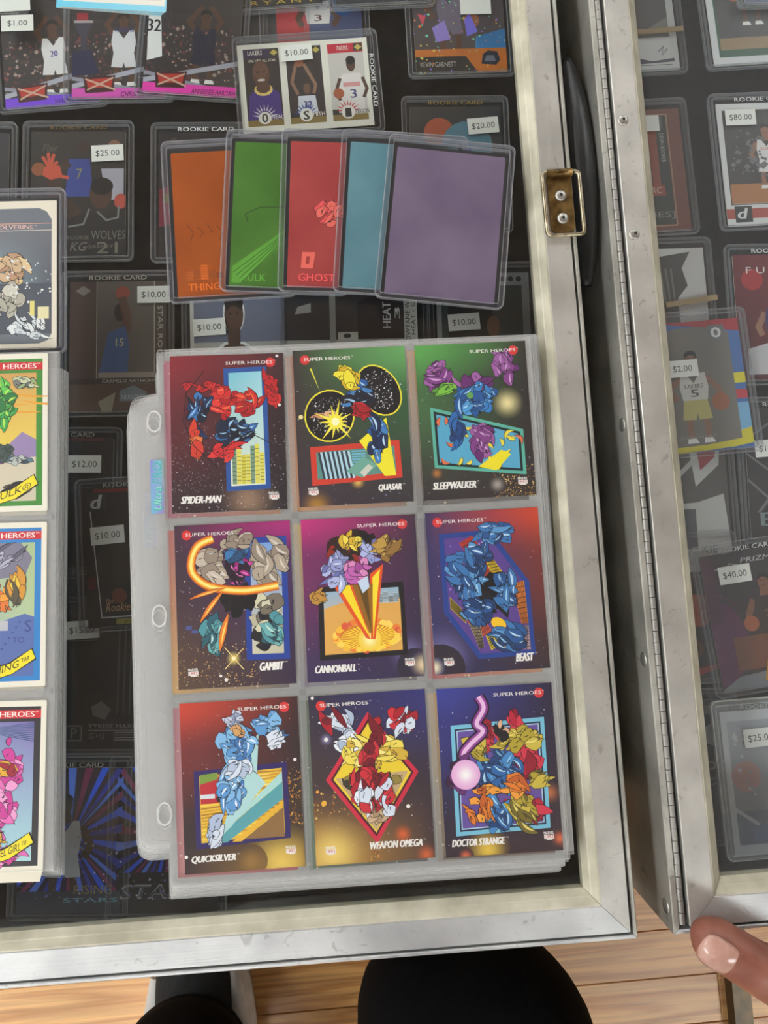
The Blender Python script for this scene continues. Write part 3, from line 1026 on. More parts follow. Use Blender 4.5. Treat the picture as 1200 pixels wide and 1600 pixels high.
def card_s():
    a = Art()
    a.rows([(0, (138, 40, 50), (66, 38, 42)), (0.4, (96, 36, 44), (44, 34, 38)), (1, (52, 36, 40), (40, 34, 38))])
    a.glow(0.66, 0.93, 0.28, (150, 120, 96), (44, 36, 40))
    a.stars(700, 1, 0, 0.42, 1, 1, ((220, 220, 225), (150, 150, 165), (120, 110, 120)), 0.0015, 0.005, 0.7)
    fr = [(0.47, 0.09), (0.845, 0.083), (0.86, 0.865), (0.475, 0.873)]
    i_ = a.frame(fr, 0.042, (38, 84, 152))
    a.poly(i_, [(120, 190, 205), (150, 205, 215), (215, 225, 205), (225, 228, 200)])
    skyline(a, 0.53, 0.81, 0.55, 0.83, ((206, 196, 60), (120, 150, 120), (92, 118, 110), (220, 210, 90)), 3, 7)
    a.shards(0.56, 0.30, 0.20, 0.10, 20, ((206, 44, 44), (222, 60, 50), (178, 30, 38)), 11, 25, 60, hi=((238, 110, 60), (250, 120, 90)))
    a.shards(0.90, 0.24, 0.03, 0.11, 7, ((206, 44, 44), (190, 36, 40)), 12, 90, 30)
    a.shards(0.26, 0.38, 0.09, 0.12, 10, ((30, 52, 92), (60, 118, 178), (22, 32, 52)), 13, 80, 50, hi=((150, 195, 228),))
    a.shards(0.52, 0.50, 0.20, 0.06, 12, ((26, 40, 66), (52, 104, 164), (20, 26, 40)), 14, -20, 40, hi=((160, 200, 230),))
    a.shards(0.50, 0.62, 0.13, 0.05, 6, ((222, 56, 56), (206, 44, 48)), 15, -28, 20)
    a.shards(0.22, 0.56, 0.04, 0.10, 6, ((206, 60, 44), (226, 120, 60)), 16, 75, 25)
    a.shards(0.30, 0.20, 0.15, 0.03, 7, ((206, 48, 44), (186, 36, 40)), 17, -10, 30, (0.08, 0.16), (0.02, 0.045))
    a.line([(0.30, 0.1), (0.14, 0.24), (0.11, 0.42), (0.2, 0.58), (0.4, 0.72)], 0.007, (24, 24, 28))
    a.line([(0.72, 0.52), (0.93, 0.6), (0.97, 0.68)], 0.007, (30, 30, 34))
    a.circ(0.945, 0.018, 0.013, WH); a.circ(0.955, 0.335, 0.013, WH)
    return hero(a, 'R', 'SPIDER-MAN', 'L', 0.075, 0.435, 0.918, 0.045, 0.905)


def card_q():
    a = Art()
    a.rows([(0, (56, 46, 46), (104, 168, 96)), (0.35, (58, 50, 50), (52, 90, 56)), (1, (60, 48, 58), (54, 48, 54))])
    a.stars(90, 2, 0, 0.2, 1, 1, ((190, 190, 210), (110, 112, 150)), 0.002, 0.008)
    a.glow(0.15, 1.0, 0.16, (180, 130, 50), (66, 52, 56)); a.glow(0.52, 0.86, 0.07, (236, 186, 96), (110, 70, 60))
    a.circ(0.047, 0.43, 0.02, (236, 220, 150))
    fr = [(0.115, 0.625), (0.905, 0.605), (0.915, 0.845), (0.12, 0.87)]
    i_ = a.frame(fr, 0.05, (206, 62, 46))
    a.poly(i_, (90, 140, 130))
    for k in range(14):
        a.poly([(0.18 + 0.02 * k, 0.66), (0.20 + 0.02 * k, 0.66), (0.24 + 0.02 * k, 0.83), (0.22 + 0.02 * k, 0.835)], (180, 214, 226) if k % 2 else (40, 56, 66), True)
    for k in range(9):
        a.rect(0.48, 0.66 + 0.017 * k, 0.60, 0.668 + 0.017 * k, (120, 186, 216))
    a.poly([(0.42, 0.79), (0.58, 0.70), (0.70, 0.76), (0.56, 0.835)], (112, 168, 150)); a.poly([(0.54, 0.8), (0.62, 0.75), (0.66, 0.77), (0.58, 0.83)], (206, 206, 190))
    a.poly([(0.55, 0.60), (0.80, 0.46), (0.86, 0.83), (0.76, 0.832)], (240, 226, 46))
    for (cu, cv, ru, rv, rt, sd) in ((0.30, 0.43, 0.21, 0.16, 12, 31), (0.75, 0.28, 0.17, 0.17, -30, 32)):
        a.ell(cu, cv, ru + 0.012, rv + 0.009, (240, 226, 60), 24, rt); a.ell(cu, cv, ru, rv, (18, 18, 22), 24, rt)
        a.stars(150, sd, cu - ru * 0.72, cv - rv * 0.72, cu + ru * 0.72, cv + rv * 0.72, ((235, 235, 238),), 0.002, 0.007)
    a.shards(0.56, 0.30, 0.12, 0.07, 10, ((44, 92, 160), (24, 30, 50), (70, 130, 190)), 21, 30, 50, hi=((170, 205, 232),))
    a.shards(0.56, 0.42, 0.09, 0.05, 8, ((196, 40, 46), (168, 30, 40)), 22, 50, 50)
    a.shards(0.70, 0.58, 0.06, 0.12, 10, ((40, 92, 160), (66, 128, 190), (26, 44, 80)), 23, 68, 22, hi=((190, 218, 240),))
    a.shards(0.47, 0.19, 0.07, 0.06, 9, ((238, 222, 60), (216, 180, 40)), 24, 70, 50)
    a.shards(0.28, 0.43, 0.07, 0.03, 4, ((226, 178, 136), (206, 150, 110)), 25, -20, 40)
    for k in range(14):
        t = 2 * math.pi * k / 14
        ln = 0.11 + 0.05 * (k % 3)
        a.poly([(0.35 + 0.02 * math.cos(t + 1.4), 0.47 + 0.014 * math.sin(t + 1.4)), (0.35 + ln * math.cos(t), 0.47 + ln * 0.7 * math.sin(t)), (0.35 + 0.02 * math.cos(t - 1.4), 0.47 + 0.014 * math.sin(t - 1.4))], (246, 232, 70), True)
    a.circ(0.35, 0.47, 0.035, (250, 244, 190))
    a.poly([(0.145, 0.12), (0.16, 0.12), (0.225, 0.27)], (240, 226, 60))
    return hero(a, 'L', 'QUASAR', 'R', 0.695, 0.905, 0.905, 0.045, 0.9)


def card_sl():
    a = Art()
    a.rows([(0, (96, 170, 84), (46, 40, 40)), (0.3, (70, 110, 66), (46, 40, 42)), (1, (54, 46, 50), (50, 42, 42))])
    a.stars(260, 3, 0.62, 0.80, 1, 1, ((206, 160, 70), (232, 200, 130), (150, 110, 50)), 0.002, 0.007, 0.6)
    a.stars(60, 4, 0, 0.3, 1, 1, ((170, 180, 200),), 0.002, 0.006)
    a.glow(0.80, 0.40, 0.15, (238, 222, 160), (60, 52, 44)); a.glow(0.13, 0.83, 0.06, (190, 120, 60), (54, 46, 48)); a.glow(0.66, 0.92, 0.08, (170, 160, 150), (54, 46, 46))
    fr = [(0.105, 0.405), (0.925, 0.575), (0.925, 0.865), (0.115, 0.795)]
    i_ = a.frame(fr, 0.028, (92, 176, 156)); i_ = a.frame(i_, 0.022, (24, 42, 44))
    a.poly(i_, (88, 168, 200))
    rg_ = random.Random(8)
    for k in range(26):
        u = 0.17 + 0.72 * rg_.random(); lo = 0.44 + (u - 0.1) * 0.2; hi_ = 0.77 + (u - 0.1) * 0.085
        v = lo + (hi_ - lo) * rg_.random()
        c = (226, 112, 70) if u < 0.32 or u > 0.82 else (236, 216, 70)
        a.blade(u, min(max(v, lo + 0.03), hi_ - 0.03), rg_.uniform(0.06, 0.12), 0.03, rg_.uniform(0, 180), c, rg_.uniform(-0.6, 0.6), ow=0.004)
    a.poly([(0.50, 0.80), (0.72, 0.70), (0.80, 0.73), (0.66, 0.83)], (240, 222, 40))
    PUR = ((132, 66, 134), (104, 44, 108), (160, 96, 160))
    a.shards(0.19, 0.21, 0.09, 0.09, 12, PUR, 31, -30, 60, hi=((206, 160, 206),))
    a.shards(0.80, 0.17, 0.07, 0.10, 11, PUR, 32, 80, 40, hi=((206, 160, 206),))
    a.shards(0.50, 0.27, 0.14, 0.05, 12, PUR, 33, 20, 60)
    a.shards(0.52, 0.36, 0.19, 0.08, 18, ((54, 126, 192), (36, 88, 150), (80, 156, 212)), 34, 20, 70, hi=((170, 212, 238),))
    a.shards(0.28, 0.30, 0.06, 0.03, 4, ((124, 190, 70), (90, 150, 60)), 35, 10, 40); a.circ(0.47, 0.34, 0.03, (100, 160, 80))
    a.shards(0.33, 0.53, 0.05, 0.09, 8, ((46, 104, 170), (30, 70, 126)), 36, 95, 25)
    a.shards(0.54, 0.64, 0.08, 0.09, 14, PUR, 37, 60, 50, hi=((214, 170, 214),))
    return hero(a, 'R', 'SLEEPWALKER', 'L', 0.085, 0.475, 0.91, 0.045, 0.9)


def card_g():
    a = Art()
    a.rows([(0, (66, 44, 60), (176, 40, 120)), (0.25, (62, 44, 58), (70, 42, 90)), (1, (88, 66, 52), (48, 38, 62))])
    a.stars(300, 5, 0, 0.72, 0.7, 1, ((206, 160, 80), (230, 205, 150), (160, 120, 60)), 0.002, 0.006, 0.6)
    a.stars(160, 6, 0, 0.1, 0.6, 0.8, ((214, 200, 180), (160, 140, 130)), 0.0015, 0.006)
    a.ell(0.10, 0.63, 0.03, 0.014, (74, 84, 140)); a.ell(0.15, 0.655, 0.03, 0.012, (74, 84, 140))
    fr = [(0.60, 0.095), (0.965, 0.095), (0.955, 0.85), (0.585, 0.845)]
    i_ = a.frame(fr, 0.05, (34, 66, 150)); a.frame(i_, 0.01, (24, 30, 70))
    a.poly(i_, [(120, 160, 214), (120, 160, 214), (196, 190, 160), (206, 200, 170)])
    a.shards(0.78, 0.60, 0.11, 0.17, 16, ((212, 208, 176), (186, 178, 150), (120, 110, 96), (30, 30, 36)), 41, 30, 70, (0.1, 0.2), (0.05, 0.09))
    COAT = ((176, 160, 140), (150, 134, 118), (198, 184, 166))
    a.shards(0.30, 0.27, 0.13, 0.09, 9, COAT, 42, 0, 50, (0.14, 0.26), (0.06, 0.11), hi=((214, 204, 190),))
    a.shards(0.80, 0.24, 0.12, 0.12, 12, COAT, 43, 50, 50, (0.14, 0.26), (0.06, 0.11), hi=((214, 204, 190),))
    a.shards(0.55, 0.12, 0.12, 0.04, 8, COAT + ((60, 40, 30), (186, 84, 40)), 44, 0, 60)
    a.shards(0.53, 0.30, 0.08, 0.08, 12, ((206, 62, 160), (170, 40, 126), (40, 22, 40)), 45, 30, 60, hi=((236, 130, 200),))
    a.shards(0.53, 0.21, 0.06, 0.03, 6, ((60, 120, 170), (40, 80, 120)), 46, 0, 60)
    a.shards(0.55, 0.47, 0.13, 0.07, 12, ((18, 18, 22), (30, 28, 34)), 47, 80, 40)
    TE = ((78, 148, 156), (110, 176, 176), (44, 96, 110))
    a.shards(0.30, 0.68, 0.06, 0.11, 12, TE, 48, 115, 25, hi=((190, 222, 210),))
    a.shards(0.82, 0.66, 0.07, 0.10, 11, TE, 49, 60, 25, hi=((200, 226, 214),))
    fire = [(0.33, 0.09), (0.20, 0.13), (0.14, 0.22), (0.15, 0.30), (0.25, 0.37), (0.40, 0.405), (0.62, 0.42), (0.88, 0.40)]
    fire = spline(fire)
    a.line(fire, 0.075, (206, 96, 30)); a.line(fire, 0.05, (240, 166, 40)); a.line(fire, 0.024, (252, 228, 130))
    for p0, p1, w in (((0.42, 0.40), (0.12, 0.455), 0.03), ((0.40, 0.42), (0.20, 0.60), 0.04), ((0.44, 0.56), (0.36, 0.78), 0.05)):
        a.blade((p0[0] + p1[0]) / 2, (p0[1] + p1[1]) / 2, math.hypot(p1[0] - p0[0], (p1[1] - p0[1]) * 1.4), w, math.degrees(math.atan2((p1[1] - p0[1]) * 1.4, p1[0] - p0[0])), (232, 130, 40), 0.05, (120, 50, 20), (250, 214, 110))
    a.glow(0.475, 0.83, 0.07, (250, 220, 120), (90, 66, 56))
    a.line([(0.40, 0.76), (0.56, 0.90)], 0.006, (250, 226, 150)); a.line([(0.56, 0.77), (0.40, 0.89)], 0.006, (250, 226, 150)); a.circ(0.475, 0.83, 0.016, (255, 240, 190))
    a.circ(0.36, 0.93, 0.012, WH); a.circ(0.405, 0.955, 0.016, WH)
    return hero(a, 'L', 'GAMBIT', 'R', 0.69, 0.905, 0.888, 0.05, 0.895)


def card_c():
    a = Art()
    a.rows([(0, (196, 50, 124), (62, 42, 62)), (0.25, (120, 44, 96), (60, 42, 66)), (1, (56, 46, 84), (46, 40, 72))])
    a.stars(70, 7, 0, 0, 1, 1, ((220, 220, 230), (140, 140, 180)), 0.002, 0.006)
    a.glow(0.88, 0.86, 0.20, (120, 110, 160), (54, 44, 72)); a.circ(0.93, 0.94, 0.16, (44, 38, 56)); a.glow(1.0, 0.93, 0.12, (240, 214, 170), (52, 42, 60))
    fr = [(0.125, 0.425), (0.865, 0.415), (0.875, 0.865), (0.115, 0.872)]
    i_ = a.frame(fr, 0.045, (24, 22, 26))
    a.poly(i_, [(150, 180, 200), (150, 180, 200), (236, 170, 60), (238, 176, 66)])
    a.poly([(0.17, 0.56), (0.45, 0.50), (0.83, 0.52), (0.83, 0.60), (0.83, 0.83), (0.16, 0.84)], (224, 168, 84))
    skyline(a, 0.64, 0.82, 0.45, 0.54, ((120, 170, 206), (40, 52, 70), (180, 200, 206)), 5, 4)
    rg_ = random.Random(4)
    for k in range(44):
        t = 2 * math.pi * k / 44
        a.circ(0.53 + 0.27 * math.cos(t) + rg_.uniform(-.015, .015), 0.735 + 0.085 * math.sin(t) + rg_.uniform(-.008, .008), rg_.uniform(0.02, 0.036), rg_.choice(((244, 190, 60), (236, 130, 50), (250, 214, 96), (222, 90, 60))), 12)
    a.ell(0.53, 0.735, 0.24, 0.072, (214, 120, 36))
    for k in range(40):
        t = 2 * math.pi * k / 40
        a.poly([(0.55, 0.755), (0.55 + 0.25 * math.cos(t), 0.75 + 0.078 * math.sin(t)), (0.55 + 0.25 * math.cos(t + .09), 0.75 + 0.078 * math.sin(t + .09))], (248, 214, 60), True)
    a.glow(0.55, 0.76, 0.10, (255, 248, 180), (246, 206, 60), solid=True)
    a.shards(0.45, 0.19, 0.22, 0.08, 22, ((26, 22, 24), (48, 30, 28), (150, 46, 34)), 51, 0, 90, (0.08, 0.16), (0.05, 0.09))
    for pts, c in (([(0.26, 0.42), (0.44, 0.42), (0.56, 0.76), (0.52, 0.75)], (226, 84, 30)), ([(0.30, 0.42), (0.40, 0.42), (0.56, 0.76)], (246, 216, 40)),
                   ([(0.58, 0.36), (0.70, 0.30), (0.60, 0.76), (0.56, 0.76)], (226, 84, 30)), ([(0.60, 0.38), (0.67, 0.33), (0.58, 0.76)], (248, 222, 50)),
                   ([(0.42, 0.42), (0.60, 0.42), (0.575, 0.72), (0.55, 0.72)], (150, 100, 30)), ([(0.47, 0.42), (0.55, 0.42), (0.57, 0.70)], (96, 70, 24))):
        a.poly(pts, c)
    LAV = ((150, 156, 206), (176, 184, 224), (112, 116, 176))
    a.shards(0.27, 0.34, 0.10, 0.10, 15, LAV, 52, -50, 50, hi=((222, 226, 242),)); a.shards(0.58, 0.22, 0.08, 0.05, 6, LAV, 53, 40, 50)
    a.shards(0.48, 0.32, 0.08, 0.07, 11, ((196, 100, 176), (166, 74, 150), (220, 140, 190)), 54, 30, 60)
    a.shards(0.43, 0.14, 0.08, 0.045, 12, ((238, 214, 80), (214, 176, 50)), 55, 80, 60, (0.06, 0.13), (0.02, 0.05))
    a.shards(0.72, 0.20, 0.10, 0.055, 12, ((150, 112, 56), (190, 150, 70), (110, 80, 44)), 56, -20, 40, hi=((226, 196, 110),)); a.shards(0.13, 0.48, 0.03, 0.02, 4, ((190, 140, 60),), 57)
    a.poly([(0.47, 0.40), (0.56, 0.37), (0.57, 0.44), (0.51, 0.475)], (196, 214, 232))
    return hero(a, 'R', 'CANNONBALL', 'L', 0.065, 0.425, 0.925, 0.045, 0.905)


def card_b():
    a = Art()
    a.rows([(0, (58, 52, 92), (206, 70, 42)), (0.3, (58, 54, 100), (120, 52, 48)), (1, (44, 46, 90), (54, 42, 46))])
    a.stars(60, 8, 0, 0.2, 1, 1, ((210, 210, 225),), 0.002, 0.005)
    a.glow(0.08, 0.90, 0.30, (130, 122, 176), (52, 46, 84)); a.circ(0.05, 0.97, 0.22, (48, 40, 52)); a.glow(0.0, 0.955, 0.09, (250, 236, 200), (70, 60, 70))
    fr = [(0.11, 0.135), (0.56, 0.125), (0.875, 0.46), (0.885, 0.915), (0.385, 0.92), (0.11, 0.625)]
    i_ = a.frame(fr, 0.045, (36, 66, 140))
    a.poly(i_, (92, 66, 140))
    a.stars(60, 9, 0.17, 0.2, 0.5, 0.5, ((214, 180, 230), (150, 120, 200)), 0.003, 0.012)
    def bld(pts, c, c2):
        a.poly(pts, c)
        for k in range(1, 8):
            t = k / 8.0
            l = (pts[0][0] + (pts[3][0] - pts[0][0]) * t, pts[0][1] + (pts[3][1] - pts[0][1]) * t); r_ = (pts[1][0] + (pts[2][0] - pts[1][0]) * t, pts[1][1] + (pts[2][1] - pts[1][1]) * t)
            a.line([l, r_], 0.006, c2, True)
            l = (pts[0][0] + (pts[1][0] - pts[0][0]) * t, pts[0][1] + (pts[1][1] - pts[0][1]) * t); r_ = (pts[3][0] + (pts[2][0] - pts[3][0]) * t, pts[3][1] + (pts[2][1] - pts[3][1]) * t)
            a.line([l, r_], 0.005, c2, True)
    bld([(0.28, 0.20), (0.40, 0.155), (0.62, 0.40), (0.50, 0.42)], (190, 62, 50), (60, 20, 20))
    bld([(0.48, 0.26), (0.54, 0.27), (0.66, 0.41), (0.56, 0.43)], (240, 206, 50), (60, 40, 10))
    bld([(0.72, 0.47), (0.83, 0.455), (0.84, 0.72), (0.78, 0.72)], (224, 130, 50), (70, 30, 20))
    bld([(0.17, 0.53), (0.26, 0.60), (0.30, 0.70), (0.17, 0.60)], (244, 214, 50), (50, 40, 10))
    bld([(0.26, 0.63), (0.36, 0.58), (0.52, 0.75), (0.40, 0.80)], (196, 84, 60), (70, 26, 24))
    bld([(0.32, 0.70), (0.42, 0.70), (0.44, 0.85), (0.40, 0.86)], (170, 152, 120), (40, 34, 30))
    bld([(0.46, 0.78), (0.56, 0.74), (0.66, 0.82), (0.50, 0.87)], (226, 206, 50), (50, 46, 10))
    bld([(0.56, 0.86), (0.76, 0.74), (0.84, 0.73), (0.845, 0.88)], (168, 140, 146), (60, 40, 46))
    a.shards(0.53, 0.50, 0.10, 0.13, 14, ((16, 16, 20), (24, 24, 30)), 60, 50, 50, (0.14, 0.28), (0.08, 0.12))
    a.ell(0.58, 0.71, 0.07, 0.035, (244, 196, 40), 18, 30)
    BL = ((60, 118, 176), (40, 88, 146), (90, 150, 200), (30, 62, 110))
    HI = ((150, 198, 228), (190, 220, 238))
    a.shards(0.33, 0.40, 0.14, 0.14, 24, BL, 61, 70, 60, hi=HI); a.shards(0.58, 0.15, 0.16, 0.045, 14, BL, 62, -8, 30, hi=HI)
    a.shards(0.66, 0.50, 0.08, 0.12, 15, BL, 63, 60, 40, hi=HI); a.shards(0.42, 0.63, 0.12, 0.08, 14, BL, 64, 35, 25, hi=HI)
    a.shards(0.66, 0.80, 0.12, 0.06, 14, BL, 65, 35, 35, hi=HI); a.shards(0.45, 0.27, 0.10, 0.07, 10, BL, 66, 50, 50, hi=HI)
    return hero(a, 'L', 'BEAST', 'R', 0.705, 0.87, 0.925, 0.05, 0.92)


def card_qs():
    a = Art()
    a.rows([(0, (206, 70, 50), (60, 34, 36)), (0.28, (120, 46, 46), (48, 34, 36)), (0.75, (46, 34, 38), (60, 46, 36)), (1, (52, 36, 40), (150, 112, 40))])
    a.stars(420, 10, 0.78, 0.42, 1, 1, ((200, 130, 50), (224, 176, 80), (150, 96, 40)), 0.003, 0.010, 0.7)
    a.stars(140, 11, 0, 0, 1, 1, ((220, 214, 210), (190, 150, 120)), 0.0015, 0.005)
    a.glow(0.80, 0.97, 0.34, (232, 196, 90), (150, 110, 44)); a.glow(0.55, 0.95, 0.14, (150, 110, 50), (60, 44, 38))
    a.circ(0.955, 0.375, 0.014, WH); a.circ(0.015, 0.90, 0.014, WH)
    fr = [(0.10, 0.405), (0.885, 0.385), (0.89, 0.83), (0.10, 0.86)]
    i_ = a.frame(fr, 0.045, (44, 32, 96)); 
    a.poly(i_, (226, 186, 60))
    rg_ = random.Random(9)
    for k in range(22):
        v = 0.43 + 0.39 * k / 22
        a.poly([(0.15, v), (0.84, v - 0.04 if v > .47 else v), (0.84, v - 0.03 if v > .47 else v + .008), (0.15, v + 0.008)], rg_.choice(((240, 210, 80), (206, 150, 40), (250, 230, 140), (180, 120, 40))), True)
    a.poly([(0.15, 0.47), (0.34, 0.44), (0.36, 0.55), (0.30, 0.60), (0.15, 0.60)], (188, 40, 52)); a.poly([(0.15, 0.43), (0.30, 0.42), (0.30, 0.46), (0.15, 0.485)], (120, 150, 60)); a.rect(0.15, 0.545, 0.27, 0.57, (210, 216, 220)); a.circ(0.31, 0.575, 0.028, (24, 24, 28))
    a.poly([(0.20, 0.835), (0.84, 0.50), (0.84, 0.60), (0.36, 0.83)], (86, 160, 166)); a.poly([(0.20, 0.83), (0.84, 0.44), (0.84, 0.50)], (170, 214, 206)); a.poly([(0.56, 0.30), (0.66, 0.20), (0.63, 0.44), (0.70, 0.50), (0.40, 0.74), (0.30, 0.80)], (176, 214, 212))
    a.poly([(0.50, 0.82), (0.84, 0.65), (0.84, 0.82)], (140, 104, 60)); a.poly([(0.40, 0.83), (0.84, 0.61), (0.84, 0.64), (0.48, 0.83)], (232, 180, 50))
    SB = ((92, 152, 206), (64, 122, 184), (130, 184, 224))
    HI = ((220, 234, 244), (240, 244, 248))
    a.shards(0.48, 0.27, 0.13, 0.11, 22, SB, 71, 40, 70, hi=HI); a.shards(0.74, 0.17, 0.10, 0.06, 12, SB, 72, 20, 50, hi=HI)
    a.shards(0.42, 0.52, 0.09, 0.13, 18, SB, 73, 105, 35, hi=HI); a.shards(0.27, 0.76, 0.05, 0.08, 9, ((214, 222, 234), (176, 190, 214)), 74, 120, 20)
    a.shards(0.50, 0.41, 0.09, 0.04, 8, ((216, 224, 236), (180, 194, 216)), 75, 0, 60); a.shards(0.47, 0.12, 0.09, 0.04, 9, ((200, 206, 222), (150, 160, 190)), 76, 60, 70, (0.06, 0.14), (0.02, 0.05)); a.shards(0.80, 0.26, 0.03, 0.04, 5, ((220, 226, 236),), 77)
    a.shards(0.48, 0.19, 0.04, 0.03, 4, ((214, 160, 100),), 78, 60, 40, (0.06, 0.12), (0.03, 0.05))
    return hero(a, 'R', 'QUICKSILVER', 'L', 0.055, 0.43, 0.92, 0.045, 0.895)


def card_w():
    a = Art()
    a.rows([(0, (50, 44, 62), (46, 48, 116)), (0.55, (66, 50, 50), (54, 42, 52)), (1, (190, 140, 60), (62, 44, 44))])
    a.stars(560, 12, 0, 0.5, 0.55, 1, ((206, 140, 60), (226, 180, 90), (160, 96, 44), (120, 70, 40)), 0.003, 0.011, 0.55)
    a.glow(0.15, 0.93, 0.32, (238, 206, 110), (176, 124, 54)); a.glow(0.74, 0.85, 0.09, (220, 96, 40), (66, 46, 48)); a.glow(0.93, 0.98, 0.10, (214, 100, 50), (64, 44, 46))
    a.stars(100, 13, 0, 0, 1, 1, ((220, 218, 220),), 0.0015, 0.005)
    a.glow(0.135, 0.265, 0.06, (150, 140, 180), (54, 46, 66)); a.circ(0.135, 0.265, 0.017, WH); a.circ(0.80, 0.69, 0.017, WH); a.circ(0.035, 0.013, 0.014, WH)
    a.ell(0.09, 0.64, 0.022, 0.018, (232, 176, 60), 12, 30); a.ell(0.04, 0.57, 0.014, 0.01, (232, 160, 60), 12, 30)
    fr = [(0.50, 0.115), (0.905, 0.49), (0.52, 0.895), (0.115, 0.505)]
    i_ = a.frame(fr, 0.034, (206, 40, 66)); i_ = a.frame(i_, 0.018, (74, 18, 34))
    a.poly(i_, (236, 206, 50))
    a.poly([(0.20, 0.50), (0.82, 0.48), (0.52, 0.82)], (196, 166, 120))
    a.shards(0.50, 0.52, 0.22, 0.05, 14, ((90, 100, 40), (150, 130, 60), (60, 56, 40)), 81, 0, 60, (0.08, 0.16), (0.03, 0.05))
    a.shards(0.51, 0.68, 0.10, 0.08, 10, ((206, 176, 140), (176, 146, 110)), 82, 80, 50)
    YL = ((238, 216, 90), (214, 176, 60), (246, 232, 140))
    RD = ((176, 28, 44), (206, 44, 56), (120, 16, 34))
    WT = ((214, 222, 234), (176, 190, 212), (236, 240, 246))
    a.shards(0.24, 0.17, 0.12, 0.05, 10, RD + WT, 83, 40, 30); a.shards(0.32, 0.30, 0.06, 0.06, 8, WT, 84, 60, 50); a.shards(0.80, 0.18, 0.11, 0.06, 12, RD + WT[:1], 85, -40, 30)
    a.shards(0.45, 0.36, 0.18, 0.09, 20, YL, 86, 50, 70, (0.1, 0.22), (0.03, 0.06)); a.shards(0.66, 0.35, 0.10, 0.05, 10, YL, 87, 10, 40)
    a.shards(0.57, 0.24, 0.04, 0.08, 7, RD, 88, 80, 40)
    a.shards(0.48, 0.38, 0.06, 0.06, 9, RD, 89, 90, 40); a.shards(0.48, 0.53, 0.13, 0.07, 16, RD + WT[:1], 90, 40, 70)
    a.shards(0.42, 0.62, 0.08, 0.07, 10, RD + WT, 91, 70, 35); a.shards(0.62, 0.62, 0.06, 0.11, 12, RD + WT[:1], 92, 110, 30)
    return hero(a, 'L', 'WEAPON OMEGA', 'R', 0.455, 0.905, 0.905, 0.042, 0.91)


def card_d():
    a = Art()
    a.rows([(0, (56, 66, 152), (42, 36, 60)), (0.22, (50, 52, 124), (42, 36, 56)), (0.8, (44, 36, 56), (52, 38, 46)), (1, (52, 38, 48), (60, 40, 44))])
    a.stars(80, 14, 0, 0.1, 1, 1, ((200, 200, 215), (110, 110, 170)), 0.002, 0.006)
    a.glow(0.36, 0.97, 0.20, (236, 196, 70), (62, 42, 46)); a.glow(0.92, 0.66, 0.10, (190, 110, 60), (54, 40, 46)); a.glow(0.98, 0.93, 0.08, (220, 110, 70), (58, 40, 44)); a.glow(0.17, 1.0, 0.07, (230, 110, 70), (56, 40, 46))
    fr = [(0.105, 0.225), (0.915, 0.205), (0.905, 0.865), (0.10, 0.88)]
    i_ = a.frame(fr, 0.034, (120, 190, 214)); i_ = a.frame(i_, 0.014, (30, 40, 70)); i_ = a.frame(i_, 0.01, (170, 200, 220))
    a.poly(i_, (104, 80, 156))
    CR = ((186, 34, 58), (150, 22, 46), (214, 56, 76))
    a.shards(0.74, 0.46, 0.09, 0.11, 12, CR, 101, 60, 50, (0.14, 0.26), (0.06, 0.1)); a.shards(0.74, 0.73, 0.10, 0.07, 10, CR, 102, 40, 30, (0.14, 0.26), (0.05, 0.09))
    a.shards(0.66, 0.25, 0.04, 0.09, 6, CR, 103, 100, 30); a.shards(0.40, 0.30, 0.05, 0.08, 7, CR, 104, 60, 30)
    GD = ((180, 160, 50), (206, 184, 70), (120, 104, 36))
    BU = ((46, 104, 168), (70, 136, 196), (30, 70, 124))
    HI = ((140, 200, 226), (180, 220, 236))
    a.shards(0.50, 0.52, 0.16, 0.13, 28, BU, 105, 75, 50, hi=HI); a.shards(0.46, 0.76, 0.12, 0.09, 18, BU, 106, 80, 40, hi=HI)
    a.shards(0.68, 0.33, 0.17, 0.04, 14, GD, 107, -18, 25, hi=((232, 216, 120),)); a.shards(0.30, 0.36, 0.06, 0.05, 7, GD, 108, 60, 50); a.shards(0.68, 0.76, 0.12, 0.10, 13, GD, 109, 52, 18, hi=((232, 216, 120),)); a.shards(0.83, 0.58, 0.06, 0.04, 7, GD, 110, 0, 40)
    OR = ((226, 126, 40), (196, 96, 34), (240, 160, 60))
    a.shards(0.45, 0.62, 0.14, 0.012, 7, OR, 111, -4, 10, (0.1, 0.2), (0.03, 0.045)); a.shards(0.66, 0.60, 0.06, 0.04, 8, OR, 112, 20, 60); a.shards(0.30, 0.74, 0.10, 0.10, 10, OR, 113, 55, 50, (0.1, 0.2), (0.025, 0.045))
    a.shards(0.54, 0.28, 0.05, 0.05, 6, ((30, 28, 34), (222, 176, 140)), 114, 90, 40, (0.07, 0.13), (0.03, 0.05))
    fl_ = [(0.36, 0.06), (0.40, 0.13), (0.33, 0.22), (0.38, 0.27), (0.27, 0.34), (0.20, 0.40), (0.22, 0.48)]
    fl_ = spline(fl_)
    a.line(fl_, 0.10, (46, 20, 50)); a.line(fl_, 0.07, (150, 70, 150)); a.line(fl_, 0.034, (236, 190, 226))
    a.shards(0.18, 0.53, 0.12, 0.10, 16, ((60, 24, 62), (110, 50, 116)), 115, 0, 90, (0.08, 0.16), (0.04, 0.07))
    a.glow(0.21, 0.52, 0.125, (255, 252, 248), (230, 170, 216), solid=True)
    return hero(a, 'R', 'DOCTOR STRANGE', 'L', 0.055, 0.515, 0.92, 0.042, 0.905)


def hexdark(c, k):
    return tuple(int(x * k) for x in c)


